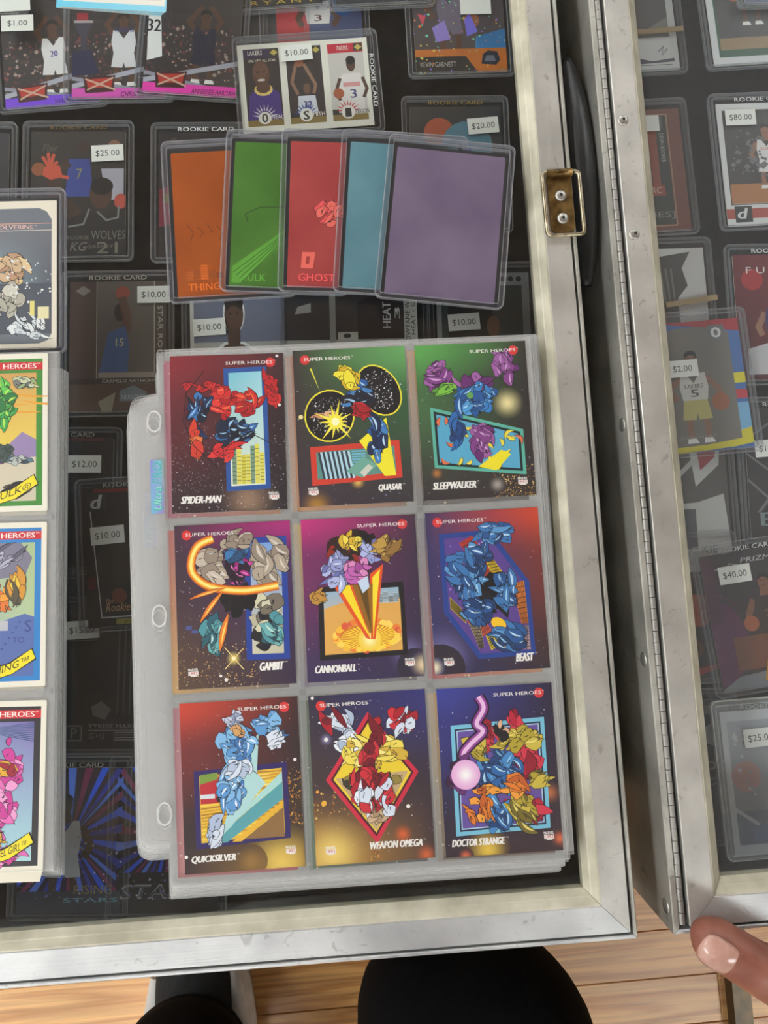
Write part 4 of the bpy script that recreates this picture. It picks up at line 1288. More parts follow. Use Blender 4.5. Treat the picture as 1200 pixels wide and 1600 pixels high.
CARD_DEFS = [('s', card_s, 'trading card with a tall blue framed skyline panel, top left pocket of the page'),
             ('q', card_q, 'dark and green trading card with a red framed city panel, top middle pocket'),
             ('sl', card_sl, 'dark trading card with a slanted green framed swirl panel, top right pocket'),
             ('g', card_g, 'purple and magenta trading card with a tall blue framed rock panel, middle left pocket'),
             ('c', card_c, 'magenta trading card with a black framed orange explosion panel, centre pocket'),
             ('b', card_b, 'blue and red trading card with a six-sided blue panel, middle right pocket'),
             ('qs', card_qs, 'red and gold trading card with a purple framed streaked panel, bottom left pocket'),
             ('w', card_w, 'blue and gold trading card with a red diamond panel, bottom middle pocket'),
             ('d', card_d, 'blue trading card with a light blue square frame, bottom right pocket')]
centres = {}
for key, fn, lab in CARD_DEFS:
    z = PAGE - 0.0006
    q = [P(u, v, z) for (u, v) in CARD9[key]]
    c = (q[0] + q[1] + q[2] + q[3]) / 4
    ang = math.atan2(q[1].y - q[0].y, q[1].x - q[0].x)
    centres[key] = (c, ang)
    make_card(fn(), c, ang, lab, 'cards in the top nine-pocket page')

# the cards one page further down: only slivers of them show beside the top ones
UNDER = {'s': ((196, 70, 110), (150, 60, 70), (200, 130, 60), (180, 70, 110)), 'q': ((206, 130, 90), (90, 60, 50), (150, 90, 50), (226, 150, 60)),
         'sl': ((240, 170, 40), (80, 60, 60), (60, 50, 50), (80, 66, 60)), 'g': ((200, 70, 60), (70, 50, 60), (70, 50, 50), (230, 176, 60)),
         'c': ((232, 190, 90), (230, 180, 70), (70, 60, 80), (130, 120, 150)), 'b': ((90, 80, 120), (80, 50, 50), (200, 130, 60), (196, 40, 60)),
         'qs': ((190, 100, 120), (80, 60, 60), (206, 60, 80), (206, 110, 110)), 'w': ((60, 90, 60), (70, 60, 90), (60, 40, 44), (70, 120, 70)),
         'd': ((226, 180, 90), (90, 70, 60), (120, 80, 60), (130, 100, 60))}
NM = {'s': 'top left', 'q': 'top middle', 'sl': 'top right', 'g': 'middle left', 'c': 'centre', 'b': 'middle right', 'qs': 'bottom left', 'w': 'bottom middle', 'd': 'bottom right'}
for key in UNDER:
    c, ang = centres[key]
    a = Art(); a.grad(*UNDER[key]); a.stars(60, ord(key[0]), 0, 0, 1, 1, ((230, 210, 170),), 0.004, 0.012)
    make_card(a, c + Vector((-0.0042, -0.0022, -0.0013)), ang + R(0.15), 'trading card peeking out from under the one in the %s pocket' % NM[key], 'cards in the second nine-pocket page')

PA = centres['c'][1]
PC = centres['c'][0].copy()


def page_outline(w0, w1, h0, h1, tab, t0, t1, r=0.006):
    """page with rounded binder tab at its left; local coordinates about the centre card"""
    pts = [(w1, h0), (w1, h1), (w0, h1), (w0, t1)]
    for i in range(5):
        a = R(90 + 90 * i / 4)
        pts.append((tab + r + r * math.cos(a), t1 - r * 0.25 - r + r * math.sin(a)))
    for i in range(5):
        a = R(180 + 90 * i / 4)
        pts.append((tab + r + r * math.cos(a), t0 + r + r * math.sin(a)))
    pts += [(w0, t0), (w0, h0)]
    return pts


pcols = [centres['s'][0].x, centres['q'][0].x, centres['sl'][0].x]


def to_local(p, c=PC, ang=PA):
    d = p - c
    co, si = math.cos(-ang), math.sin(-ang)
    return (d.x * co - d.y * si, d.x * si + d.y * co)


W0 = to_local(centres['g'][0])[0] - CW / 2 - 0.0065
W1 = to_local(centres['b'][0])[0] + CW / 2 + 0.0035
H0 = to_local(centres['w'][0])[1] - CH / 2 - 0.0050
H1 = to_local(centres['q'][0])[1] + CH / 2 + 0.0035


def card_page(cen, z, ang, label, group, mats, seams=True, tab=-0.1235, hole=True, outline=None, right_only=False):
    ol = outline or page_outline(W0, W1, H0, H1, tab, -0.1245, 0.1195)
    mb = MB().prism(ol, -0.00085, 0.0, 0, 1)
    o = mesh_obj('card_page', mb.mesh(), [M[mats], M['page_edge']], None, (cen.x, cen.y, z), ang, label, 'card page', group)
    if seams:
        cx = [to_local(centres[k][0])[0] for k in ('g', 'c', 'b')]
        cy = [to_local(centres[k][0])[1] for k in ('q', 'c', 'w')]
        for x in ((cx[0] + cx[1]) / 2, (cx[1] + cx[2]) / 2):
            MB().box(x - 0.0017, x + 0.0017, H0 + 0.004, H1 - 0.002, 0.00002, 0.00025).build('pocket_seam', M['seam'], o)
        for y in ((cy[0] + cy[1]) / 2 - 0.0012, (cy[1] + cy[2]) / 2 - 0.0012, cy[2] - 0.0470):
            MB().box(W0 + 0.002, W1 - 0.003, y - 0.0016, y + 0.0016, 0.00002, 0.00025).build('pocket_seam', M['seam'], o)
        MB().box(W0 + 0.0008, W0 + 0.0036, H0 + 0.002, H1 - 0.002, 0.00002, 0.0003).build('binder_seam', M['seam'], o)
    if hole:
        for y in (0.1035, -0.004, -0.1085):
            n = 18
            ro = [(-0.1105 + 0.0042 * math.cos(2 * math.pi * i / n), y + 0.0062 * math.sin(2 * math.pi * i / n)) for i in range(n)]
            ri = [(-0.1105 + 0.0033 * math.cos(2 * math.pi * i / n), y + 0.0053 * math.sin(2 * math.pi * i / n)) for i in range(n)]
            MB().ring(ro, ri, 0.00002, 0.0003).build('binder_hole_rim', M['page_edge'], o)
    return o


NPG = 12
rg = random.Random(21)
for k in range(NPG):
    z = PAGE - 0.00108 * k
    t = k / (NPG - 1.0)
    off = Vector((-0.0004 * k + rg.uniform(-0.0004, 0.0004), -0.0118 * t + rg.uniform(-0.0006, 0.0006), 0)) if k else Vector((0, 0, 0))
    ang = PA + (R(rg.uniform(-0.25, 0.25)) if k else 0)
    ol = None
    if k == 3:
        off = Vector((0.0032, 0.001, 0))
    if k == 6:
        off = Vector((0.0048, 0.002, 0))
    tab = -0.1235 - (0.0016 if k in (4, 5, 9) else 0.0)
    lab = ('clear nine-pocket page on top of the right stack, holding nine bright cards' if k == 0 else
           'second clear page from the top of the right page stack' if k == 1 else
           'undermost clear page of the right page stack' if k == NPG - 1 else
           'clear pocket page within the right page stack')
    pg = card_page(PC + off, z, ang, lab, 'pages of the right stack', 'page' if k == 0 else 'page_low', k == 0, tab, k in (0, 2, 5, 8))
    if k in (1, 4):
        ar = Art(0.0075, 0.030)
        ar.grad((150, 140, 220), (120, 220, 210), (170, 120, 220), (110, 200, 225))
        ar.text('Ultra PRO', 0.15, 0.05, 0.85, 0.95, (70, 190, 180) if k == 1 else (100, 110, 200), 0.0, 0.2, 90)
        ar.text('Ultra', 0.25, 0.5, 0.75, 0.93, (150, 235, 205), 0.0, 0.2, 90)
        h_ = mesh_obj('hologram_strip', ar.mesh(), M['holo'], pg, (-0.1092 + (0.0 if k == 1 else -0.0045), 0.066 + (0.002 if k == 1 else -0.012), 0.0001))
    if k == 0:
        ar = Art(0.006, 0.17, clip=False)
        ar.text('PLATINUM  SERIES', 0.0, 0.30, 1.0, 0.92, (205, 206, 204), 0.0, 0.0, 90)
        mesh_obj('embossed_lettering', ar.mesh(), M['seam'], pg, (-0.1105, 0.0, 0.0001))

# ------------------------------------------------------------------ left page stack with the right-hand column of cards in view
LP = PAGE - 0.001
LCARD = {'h': [(-105, 556), (74, 551), (75, 798), (-104, 803)], 't': [(-107, 821), (72, 816), (72, 1071), (-107, 1076)], 'm': [(-114, 1098), (70, 1094), (70, 1362), (-114, 1366)]}


def card_banner(border, sky, pal, word, extra):
    a = Art()
    a.rect(0, 0, 1, 1, (232, 226, 208))
    a.rect(0.045, 0.035, 0.955, 0.965, border)
    a.rect(0.045, 0.055, 0.955, 0.105, (206, 40, 48))
    a.text('SUPER HEROES', 0.36, 0.064, 0.90, 0.096, (240, 236, 226), 0.03); a.text('TM', 0.905, 0.062, 0.935, 0.072, (240, 236, 226))
    a.grad(*sky, 0.10, 0.125, 0.90, 0.935)
    extra(a)
    u0 = 0.50
    bw = [(u0, 0.90), (0.70, 0.86), (0.88, 0.775), (0.915, 0.83), (0.72, 0.92), (u0, 0.965)]
    a.poly([(p[0] + (0.008 if i in (2, 3) else -0.008), p[1] + (-0.007 if i < 3 else 0.007)) for i, p in enumerate(bw)], (20, 18, 14))
    a.poly(bw, (240, 220, 40))
    a.text(word, u0 + 0.02, 0.90, 0.86, 0.945, (24, 20, 16), 0.0, 0.1, 0, 0.085)
    return a


def ex_h(a):
    for i in range(5):
        a.blade(0.55 + 0.1 * i, 0.26 + 0.05 * (i % 3), 0.4, 0.02, 6, (226, 160, 50), 0.1, None)
    a.poly([(0.60, 0.62), (0.78, 0.50), (0.90, 0.55), (0.90, 0.72), (0.60, 0.72)], (150, 130, 170)); a.poly([(0.10, 0.70), (0.90, 0.66), (0.90, 0.935), (0.10, 0.935)], (206, 196, 170))
    a.shards(0.72, 0.68, 0.14, 0.02, 10, ((90, 120, 130), (60, 70, 80), (180, 186, 180)), 121, 0, 40, (0.06, 0.14), (0.02, 0.05))
    a.shards(0.76, 0.86, 0.12, 0.05, 14, ((40, 36, 30), (90, 80, 60), (150, 134, 110)), 122, -20, 15, (0.08, 0.2), (0.008, 0.02))
    a.shards(0.62, 0.32, 0.10, 0.14, 20, ((60, 160, 70), (96, 196, 80), (40, 120, 60)), 123, 110, 50, hi=((180, 224, 90),))
    a.shards(0.80, 0.19, 0.09, 0.03, 10, ((200, 206, 170), (150, 170, 120), (120, 124, 120)), 124, 20, 60, (0.06, 0.13), (0.02, 0.05))
    a.ell(0.55, 0.64, 0.10, 0.07, (118, 50, 128)); a.shards(0.58, 0.63, 0.09, 0.03, 5, ((60, 76, 70), (90, 110, 96)), 125, 0, 50)


def ex_t(a):
    a.poly([(0.35, 0.125), (0.78, 0.125), (0.88, 0.22), (0.82, 0.33), (0.35, 0.36)], (126, 122, 140)); a.shards(0.62, 0.21, 0.15, 0.05, 12, ((150, 146, 166), (96, 92, 112), (180, 178, 196)), 131, -30, 15, (0.12, 0.26), (0.02, 0.04))
    a.poly([(0.55, 0.62), (0.82, 0.56), (0.90, 0.58), (0.90, 0.935), (0.40, 0.935), (0.45, 0.76)], (88, 110, 168)); a.rect(0.40, 0.60, 0.68, 0.66, (186, 186, 190))
    for k in range(9):
        a.circ(0.78 - 0.03 * k, 0.61 + 0.032 * k, 0.009, (60, 76, 130))
    a.text('S', 0.82, 0.60, 0.88, 0.67, (60, 76, 130)); a.text('TO', 0.72, 0.70, 0.82, 0.735, (60, 76, 130))
    a.shards(0.56, 0.48, 0.09, 0.07, 18, ((226, 120, 40), (240, 160, 50), (196, 84, 36)), 132, 60, 70, hi=((250, 200, 90),))
    a.shards(0.74, 0.42, 0.05, 0.09, 12, ((236, 196, 60), (214, 150, 50), (90, 80, 60)), 133, 80, 30)
    a.shards(0.55, 0.90, 0.08, 0.03, 10, ((226, 130, 40), (236, 170, 60)), 134, 40, 60, (0.06, 0.12), (0.03, 0.05))


def ex_m(a):
    for i in range(10):
        a.poly([(0.42, 0.17), (0.90, 0.13 + 0.012 * i), (0.90, 0.137 + 0.012 * i)], (70, 90, 130), True)
    PK = ((206, 60, 150), (226, 110, 180), (236, 160, 205))
    a.shards(0.66, 0.42, 0.12, 0.11, 22, PK, 141, 0, 90, (0.1, 0.2), (0.06, 0.1)); a.shards(0.64, 0.68, 0.09, 0.14, 20, PK, 142, 90, 60, (0.1, 0.2), (0.06, 0.1)); a.shards(0.68, 0.90, 0.10, 0.03, 9, PK, 143, 0, 60)
    a.shards(0.66, 0.40, 0.08, 0.02, 6, ((222, 170, 50), (160, 30, 50)), 144, 0, 40); a.shards(0.52, 0.66, 0.05, 0.12, 10, ((196, 36, 50), (160, 24, 40), (226, 70, 60)), 145, 90, 30); a.blade(0.70, 0.24, 0.07, 0.04, 100, (206, 60, 150))
    a.shards(0.57, 0.80, 0.05, 0.03, 5, ((226, 176, 50),), 146)


LDEF = {'h': (card_banner((66, 138, 54), ((196, 150, 80), (210, 160, 90), (240, 226, 90), (244, 220, 60)), None, 'HULK®', ex_h), 'green bordered comic card with yellow banner, top of the left page stack'),
        't': (card_banner((44, 130, 196), ((176, 196, 150), (170, 190, 140), (190, 206, 160), (120, 140, 186)), None, 'THING™', ex_t), 'blue bordered comic card with yellow banner, middle of the left page stack'),
        'm': (card_banner((48, 46, 50), ((120, 150, 176), (130, 110, 176), (170, 214, 216), (160, 206, 214)), None, 'MARVEL GIRL™', ex_m), 'black bordered comic card with yellow banner, bottom of the left page stack')}
lcen = {}
for key in 'htm':
    z = LP - 0.0006
    q = [P(u, v, z) for (u, v) in LCARD[key]]
    c = (q[0] + q[1] + q[2] + q[3]) / 4
    # keep the right-hand edge where the photograph shows it
    ang = math.atan2(q[1].y - q[0].y, q[1].x - q[0].x)
    e = (q[1] + q[2]) / 2
    c = Vector((e.x - CW / 2 * math.cos(ang), e.y - CW / 2 * math.sin(ang), z))
    lcen[key] = (c, ang)
    make_card(LDEF[key][0], c, ang, LDEF[key][1], 'cards of the left page stack')
    for j in (1, 2, 3):
        a = Art(); a.rect(0, 0, 1, 1, (232, 224, 204))
        a.rect(0.05, 0.035, 0.95, 0.965, {'h': ((60, 64, 110), (90, 70, 60), (60, 64, 110)), 't': ((206, 96, 84), (70, 74, 90), (206, 96, 84)), 'm': ((60, 64, 90), (200, 190, 180), (60, 64, 90))}[key][j - 1])
        make_card(a, c + Vector((-0.0011 * j, -0.0021 * j, -0.0011 * j)), ang + R(0.1 * j),
                  'cream edged card %s the %s bordered comic card at left' % (('just below', 'second below', 'third below')[j - 1], {'h': 'green', 't': 'blue', 'm': 'black'}[key]), 'cards under the left page')
lc0, la0 = lcen['t']
NLP = 13
for k in range(NLP):
    z = LP - 0.00098 * k
    t = k / (NLP - 1.0)
    w1 = 0.0372 + 0.0006 * t + rg.uniform(-0.0005, 0.0005)
    h0 = -0.1400 - 0.0075 * t; h1 = 0.1400 - (0.0085 if k > 2 else 0)
    ol = [(-0.22, h0), (w1, h0), (w1, h1), (-0.22, h1)]
    lab = ('clear pocket page on top of the left page stack' if k == 0 else 'undermost clear page of the left page stack' if k == NLP - 1 else 'clear pocket page within the left page stack')
    pg = mesh_obj('card_page', MB().prism(ol, -0.0008, 0, 0, 1).mesh(), [M['page' if k == 0 else 'page_low'], M['page_edge']], None, (lc0.x, lc0.y, z), la0, lab, 'card page', 'pages of the left stack')
    if k == 0:
        for y in (0.047, -0.047):
            MB().box(-0.2, w1 - 0.001, y - 0.0014, y + 0.0014, 0.00002, 0.0002).build('pocket_seam', M['seam'], pg)
        MB().box(w1 - 0.0024, w1 - 0.0004, h0 + 0.002, h1 - 0.002, 0.00002, 0.0002).build('pocket_seam', M['seam'], pg)

# ------------------------------------------------------------------ foil cards and the silver card on the glass
FOILS = [('orange', (170, 82, 22), (190, 98, 32), [(267, 232), (433, 232), (447, 465), (281, 465)], 'THING', 'leftmost of the five fanned holders'),
         ('green', (72, 124, 42), (92, 146, 58), [(369, 218), (535, 224), (526, 458), (360, 452)], 'HULK', 'second of the five fanned holders'),
         ('red', (180, 66, 68), (200, 86, 82), [(456, 215), (622, 228), (617, 459), (451, 446)], 'GHOST RIDER', 'third of the five fanned holders'),
         ('blue', (96, 148, 162), (120, 170, 182), [(549, 216), (716, 233), (704, 466), (537, 449)], None, 'fourth of the five fanned holders'),
         ('purple', (122, 104, 136), (148, 132, 158), [(621, 229), (790, 249), (771, 474), (601, 458)], None, 'rightmost of the five fanned holders')]
for i, (nm, c1, c2, quad, word, where) in enumerate(FOILS):
    z = GLASS_Z + 0.0016 + 0.0027 * i
    q = [P(u, v, z) for (u, v) in quad]
    c = (q[0] + q[1] + q[2] + q[3]) / 4
    m1 = (q[0] + q[1]) / 2; m2 = (q[2] + q[3]) / 2
    ang = math.atan2(m1.y - m2.y, m1.x - m2.x) - math.pi / 2
    o = make_card(None, c, ang, 'plain %s foil card with black margin, %s' % (nm, where), 'five foil cards', 'margin_dark', 'print', CW + 0.004, CH + 0.004)  # black margin drawn wider than the foil face
    fo = mesh_obj('foil_face', MB().prism(rrect(CW, CH, 0.0006, 1), 0.0, 0.00006).mesh(), foil('foil_' + nm, c1, c2), o)
    if word:
        a = Art()
        a.text(word, 0.10, 0.905, 0.10 + 0.058 * len(word), 0.955, tuple(min(255, int(x * 1.35)) for x in c1), 0.02)
        mesh_obj('lettering', a.mesh(), M['print'], o, (0, 0, 0.00006))
    a = Art()
    rr = random.Random(i + 50)
    dk = tuple(int(x * 0.62) for x in c1); lt_ = tuple(min(255, int(x * 1.25)) for x in c1)  # darker and lighter foil tones paint the shading of a relief
    if nm == 'green':
        a.poly([(0.02, 0.86), (0.56, 0.56), (0.60, 0.60), (0.10, 0.97), (0.02, 0.97)], lt_)
        for k in range(4):
            a.line([(0.03 + 0.03 * k, 0.90 + 0.02 * k), (0.57, 0.575 + 0.008 * k)], 0.006, dk, True)
        a.line([(0.15, 0.56), (0.12, 0.5), (0.25, 0.45), (0.5, 0.44), (0.7, 0.5)], 0.008, dk)
    if nm == 'red':
        a.shards(0.40, 0.48, 0.14, 0.10, 9, (lt_, (226, 104, 92)), 201, -30, 40); a.blade(0.70, 0.72, 0.24, 0.14, 90, (224, 100, 86)); a.frame([(0.13, 0.76), (0.25, 0.76), (0.23, 0.87), (0.12, 0.87)], 0.04, (226, 104, 90))
    if nm == 'orange':
        for k in range(7):
            a.line([(0.12 + 0.09 * k, 0.50 + 0.02 * (k % 2)), (0.17 + 0.09 * k, 0.56), (0.14 + 0.09 * k, 0.62 - 0.03 * (k % 3))], 0.006, dk, True)
        skyline(a, 0.08, 0.5, 0.78, 0.88, (lt_, c1), 6, 6, dk)
    if a.f:
        mesh_obj('painted_relief', a.mesh(), M['print'], o, (0, 0, 0.00006))
    holder(c, ang, 'clear rigid toploader around the %s foil card' % nm, None, group='toploaders fanned on the glass')

z = GLASS_Z + 0.0018
q = [P(-98, 316, z), P(88, 312, z), P(89, 545, z), P(-97, 549, z)]
ang = math.atan2(q[1].y - q[0].y, q[1].x - q[0].x); e = (q[1] + q[2]) / 2
c = Vector((e.x - CW / 2 * math.cos(ang), e.y - CW / 2 * math.sin(ang), z))
a = Art()
a.rect(0, 0, 1, 1, (226, 218, 198))
pts = [(0.955 - 0.0 if k == 0 else 0, 0) for k in range(0)]
a.poly([(0.06, 0.10), (0.10, 0.055), (0.84, 0.05), (0.91, 0.075), (0.955, 0.13), (0.955, 0.90), (0.92, 0.945), (0.84, 0.965), (0.1, 0.965), (0.06, 0.92)], (112, 118, 124))
a.grad((120, 124, 128), (112, 114, 118), (92, 98, 106), (150, 180, 186), 0.07, 0.21, 0.945, 0.56)
a.line([(0.07, 0.155), (0.955, 0.155)], 0.008, (206, 160, 140)); a.line([(0.07, 0.202), (0.955, 0.202)], 0.008, (196, 186, 176))
a.text('WOLVERINE', 0.40, 0.164, 0.79, 0.192, (232, 190, 176), 0.02, 0, 0); a.text('"', 0.80, 0.164, 0.815, 0.174, (232, 190, 176))
a.rect(0.07, 0.56, 0.955, 0.90, (84, 90, 98))
a.shards(0.58, 0.46, 0.14, 0.09, 12, ((206, 176, 140), (188, 150, 120), (222, 196, 150)), 151, 20, 50, (0.12, 0.24), (0.06, 0.1)); a.shards(0.55, 0.68, 0.12, 0.10, 11, ((206, 202, 186), (176, 172, 156)), 152, 70, 50, (0.12, 0.22), (0.06, 0.1))
a.shards(0.75, 0.86, 0.18, 0.07, 16, ((226, 230, 228), (206, 214, 216)), 153, 50, 40, (0.06, 0.18), (0.02, 0.05)); a.rect(0.76, 0.68, 0.80, 0.78, (226, 214, 130)); a.rect(0.83, 0.72, 0.93, 0.80, (226, 218, 170))
a.stars(40, 154, 0.55, 0.4, 0.95, 0.7, ((226, 228, 224),), 0.005, 0.014)
make_card(a, c, ang, 'silver foil comic card with rounded panel, at the left edge of the photo', None, 'stock', 'holo')
MB_ = MB().prism(rrect(CW + 0.004, CH + 0.004, 0.001, 1), -0.0010, -0.0005).mesh()
ho = holder(c, ang, 'clear rigid toploader around the silver comic card at the left edge')
mesh_obj('gap_shade_sheet', MB_, M['margin_dark'], ho, (0, TDROP, 0))  # near-black sheet paints the shade of the gap around the card

# the pale booklet of cards at the top edge, lying on the glass
for k in range(3):
    p = P(184 - 1.5 * k, -92 + 2 * k, GLASS_Z + 0.0009 + 0.0008 * (2 - k) + 0.0)
    a = Art()
    a.rect(0, 0, 1, 1, (150, 206, 220))
    a.grad((176, 226, 236), (226, 238, 236), (140, 206, 226), (110, 196, 222), 0, 0, 1, 1)
    a.rect(0.03, 0.02, 0.985, 0.955, (226, 222, 212)); a.rect(0.06, 0.05, 0.95, 0.92, (214, 208, 196))
    make_card(a, p, img_ang(184, 0, -3.2 - 0.7 * k, GLASS_Z), ('pale card with icy blue holographic rim, topmost at the upper photo edge', 'white card directly under the icy blue rimmed card', 'lowest white card under the icy blue rimmed card')[k], 'loose cards at the upper edge', 'stock', 'holo')

# the white carton corner on the right glass
p = P(1223, 1005, GLASS_Z)
bx_ = MB().prism([(-0.012, -0.020), (0.022, -0.014), (0.022, 0.024), (-0.004, 0.020)], 0.0, 0.010, 0, 1)
bx_.build('card_box', [M['paper'], noisy('brown_box_edge', (150, 108, 60), (180, 136, 84), 80, 0.8)], loc=p, label='white card box corner with brown edge, on the right glass', cat='box')

# ------------------------------------------------------------------ cards kept inside the cases
CZ = PAGE - 0.072
SK = (92, 62, 46)


def ins(desc, c, deg, art, dz=0.0, text=None, tcol=(226, 226, 226), st=(), group='basketball cards in the left case', mat='print', land=False, bare=False, stock='stock', short=None, frost_glare=False):
    z = CZ + dz
    p = P(c[0], c[1], z)
    ang = img_ang(c[0], c[1], deg - (90 if land else 0), z)
    make_card(art, p, ang, desc, group, stock, mat)
    if not bare:
        holder(p, ang, 'toploader around the ' + (short or desc), text, tcol, st, group.replace('basketball cards', 'toploaders'), frost_glare=frost_glare)


# -- left case, top row
def art_court(strip, word, jersey, numw, seed, white=True):
    a = Art()
    a.grad((52, 48, 50), (60, 54, 54), (70, 60, 58), (46, 42, 46))
    a.stars(320, seed, 0, 0.45, 1, 0.88, ((120, 60, 60), (170, 150, 140), (90, 70, 66), (60, 50, 60)), 0.008, 0.02)
    a.player(0.55 if white else 0.62, 0.60, 0.75, jersey, SK, None, 'shoot', numw, (60, 50, 140) if white else (230, 230, 230), ball=False)
    a.poly([(0, 0.88), (1, 0.70), (1, 0.74), (0, 0.92)], (176, 176, 190)); a.poly([(0, 0.82), (1, 0.96), (1, 0.985), (0, 0.85)], (150, 150, 165))
    a.rect(0, 0.915, 1, 1, strip)
    a.poly([(0.12, 0.83), (0.46, 0.81), (0.44, 0.945), (0.14, 0.955)], (70, 24, 30)); a.poly([(0.15, 0.845), (0.43, 0.83), (0.42, 0.905), (0.17, 0.915)], (190, 54, 40))
    a.line([(0.14, 0.84), (0.46, 0.93)], 0.02, (206, 170, 150)); a.line([(0.44, 0.83), (0.16, 0.93)], 0.02, (206, 170, 150))
    a.text(word, 0.52, 0.945, 0.52 + 0.032 * len(word), 0.985, (40, 20, 60), 0.02, 0.2)
    return a


a1 = art_court((126, 66, 224), 'SHAUN KEMP', (226, 222, 222), '20', 161)
ins('basketball card with a purple name strip and white jersey', (76, 70), 4.5, a1, 0.0)
a2 = art_court((218, 82, 182), 'CHRIS MULLIN', (214, 212, 214), None, 162)
a2.rect(0.02, 0.36, 0.22, 0.38, (170, 160, 160)); a2.rect(0.05, 0.30, 0.17, 0.36, (160, 40, 50)); a2.poly([(0.02, 0.38), (0.22, 0.38), (0.15, 0.5), (0.15, 0.62), (0.09, 0.62), (0.09, 0.5)], (60, 60, 76)); a2.poly([(0, 0.62), (0.2, 0.6), (0.3, 0.8), (0, 0.82)], (30, 36, 76))
a2.text('WARRIORS', 0.45, 0.42, 0.66, 0.46, (40, 50, 110), 0.02)
ins('basketball card with a pink name strip and arena hoop', (186, 58), 0.5, a2, 0.0029)
a3 = art_court((240, 60, 178), 'ANFERNEE HARDAWAY', (34, 36, 60), None, 163, False)
a3.poly([(0, 0.30), (0.12, 0.26), (0.18, 0.70), (0.02, 0.74)], (226, 224, 222)); a3.text('32', 0.0, 0.40, 0.14, 0.50, (30, 30, 34), 0.03)
ins('basketball card with a magenta name strip and dark jersey', (303, 53), -4.0, a3, 0.0058)
# dark tag at the upper left corner
a = Art(); a.grad((40, 42, 48), (60, 60, 66), (50, 50, 56), (36, 36, 40))
ins('dark card at the upper left corner under a white tag', (-45, -72), 2, a, 0.0060, st=((22, 5, 3, ''), (27, 36, 2, '$1.00')))
# black card with gold lettering
a = Art(); a.grad((40, 34, 32), (46, 40, 36), (30, 26, 24), (34, 28, 26))
a.text('B R Y A N T', 0.08, 0.93, 0.92, 0.965, (196, 164, 50), 0.02); a.line([(0.1, 0.94), (0.3, 0.90), (0.4, 0.96), (0.6, 0.9), (0.9, 0.95)], 0.006, (110, 96, 60))
ins('black card with gold capitals cut by the upper photo edge', (424, -80), 4, a, 0.0029)
a = Art(); a.grad((52, 54, 62), (66, 68, 76), (44, 46, 54), (40, 42, 50))
ins('slate grey card cut by the upper photo edge', (590, -86), 2.5, a, 0.0058)
# red / white jersey card under the triple card
a = Art(); a.rect(0, 0, 1, 1, (60, 60, 66)); a.rect(0.06, 0, 0.42, 1, (196, 50, 60)); a.rect(0.42, 0, 1, 1, (70, 80, 120))
a.player(0.52, 0.72, 0.8, (216, 210, 208), SK, None, 'stand', '3', (90, 40, 60), ball=False, bust=True); a.circ(0.80, 0.60, 0.12, (50, 90, 150)); a.circ(0.80, 0.60, 0.08, (90, 130, 180)); a.circ(0.80, 0.60, 0.04, (50, 90, 150))
ins('red and blue card with a white number 3 jersey', (492, -8), 2, a, 0.0)
a = Art(); a.grad((70, 66, 66), (60, 58, 60), (66, 62, 60), (50, 48, 50)); a.circ(0.12, 0.75, 0.12, (170, 96, 66)); a.line([(0.30, 0), (0.30, 1)], 0.01, (160, 160, 170)); a.line([(0.55, 0), (0.55, 1)], 0.01, (150, 150, 160))
ins('grey card with an orange ball beside the red card', (398, 10), 1, a, -0.0004)
# triple mini card, landscape
a = Art(land=True)
a.rect(0, 0, 1, 1, (232, 228, 216))
for k in range(3):
    u = 0.045 + 0.333 * k - 0.02 * k / 2
    bg = ((52, 42, 40), (56, 46, 46), (206, 200, 194))[k]
    a.rect(u, 0.055, u + 0.272, 0.93, bg)
    a.rect(u, 0.055, u + 0.272, 0.16, ((58, 40, 76), (40, 44, 90), (196, 34, 58))[k])
    a.rect(u + 0.20, 0.06, u + 0.268, 0.15, (60, 56, 40)); a.poly([(u + 0.205, 0.105), (u + 0.235, 0.07), (u + 0.265, 0.105), (u + 0.235, 0.14)], (196, 176, 90))
    a.rect(u, 0.86, u + 0.272, 0.93, (140, 116, 60)); a.rect(u, 0.80, u + 0.09, 0.86, (40, 40, 44))
a.text('LAKERS', 0.08, 0.075, 0.19, 0.125, WH); a.text('1996 NBA ALL STAR', 0.08, 0.175, 0.29, 0.205, WH)
a.text('76ERS', 0.76, 0.08, 0.85, 0.13, WH)
a.poly([(0.05, 0.86), (0.07, 0.58), (0.13, 0.50), (0.24, 0.50), (0.30, 0.57), (0.31, 0.86)], (74, 50, 130)); a.ell(0.18, 0.52, 0.07, 0.07, (226, 196, 110)); a.ell(0.18, 0.50, 0.055, 0.06, SK); a.ell(0.17, 0.34, 0.065, 0.155, SK); a.ell(0.17, 0.30, 0.06, 0.10, (108, 74, 56))
for sx in (-1, 1): a.ell(0.17 + sx * 0.025, 0.32, 0.009, 0.01, (24, 16, 14), 8)
a.ell(0.17, 0.41, 0.03, 0.014, (224, 214, 204), 10)
a.line([(0.44, 0.60), (0.40, 0.46), (0.44, 0.26)], 0.025, (140, 106, 84)); a.line([(0.56, 0.60), (0.58, 0.50), (0.50, 0.26)], 0.025, (140, 106, 84)); a.ell(0.465, 0.24, 0.035, 0.05, (150, 92, 66)); a.poly([(0.43, 0.82), (0.44, 0.62), (0.57, 0.62), (0.585, 0.82)], (214, 216, 226)); a.ell(0.51, 0.54, 0.028, 0.06, (110, 78, 60)); a.text('32', 0.48, 0.68, 0.54, 0.76, (50, 60, 130), 0.03)
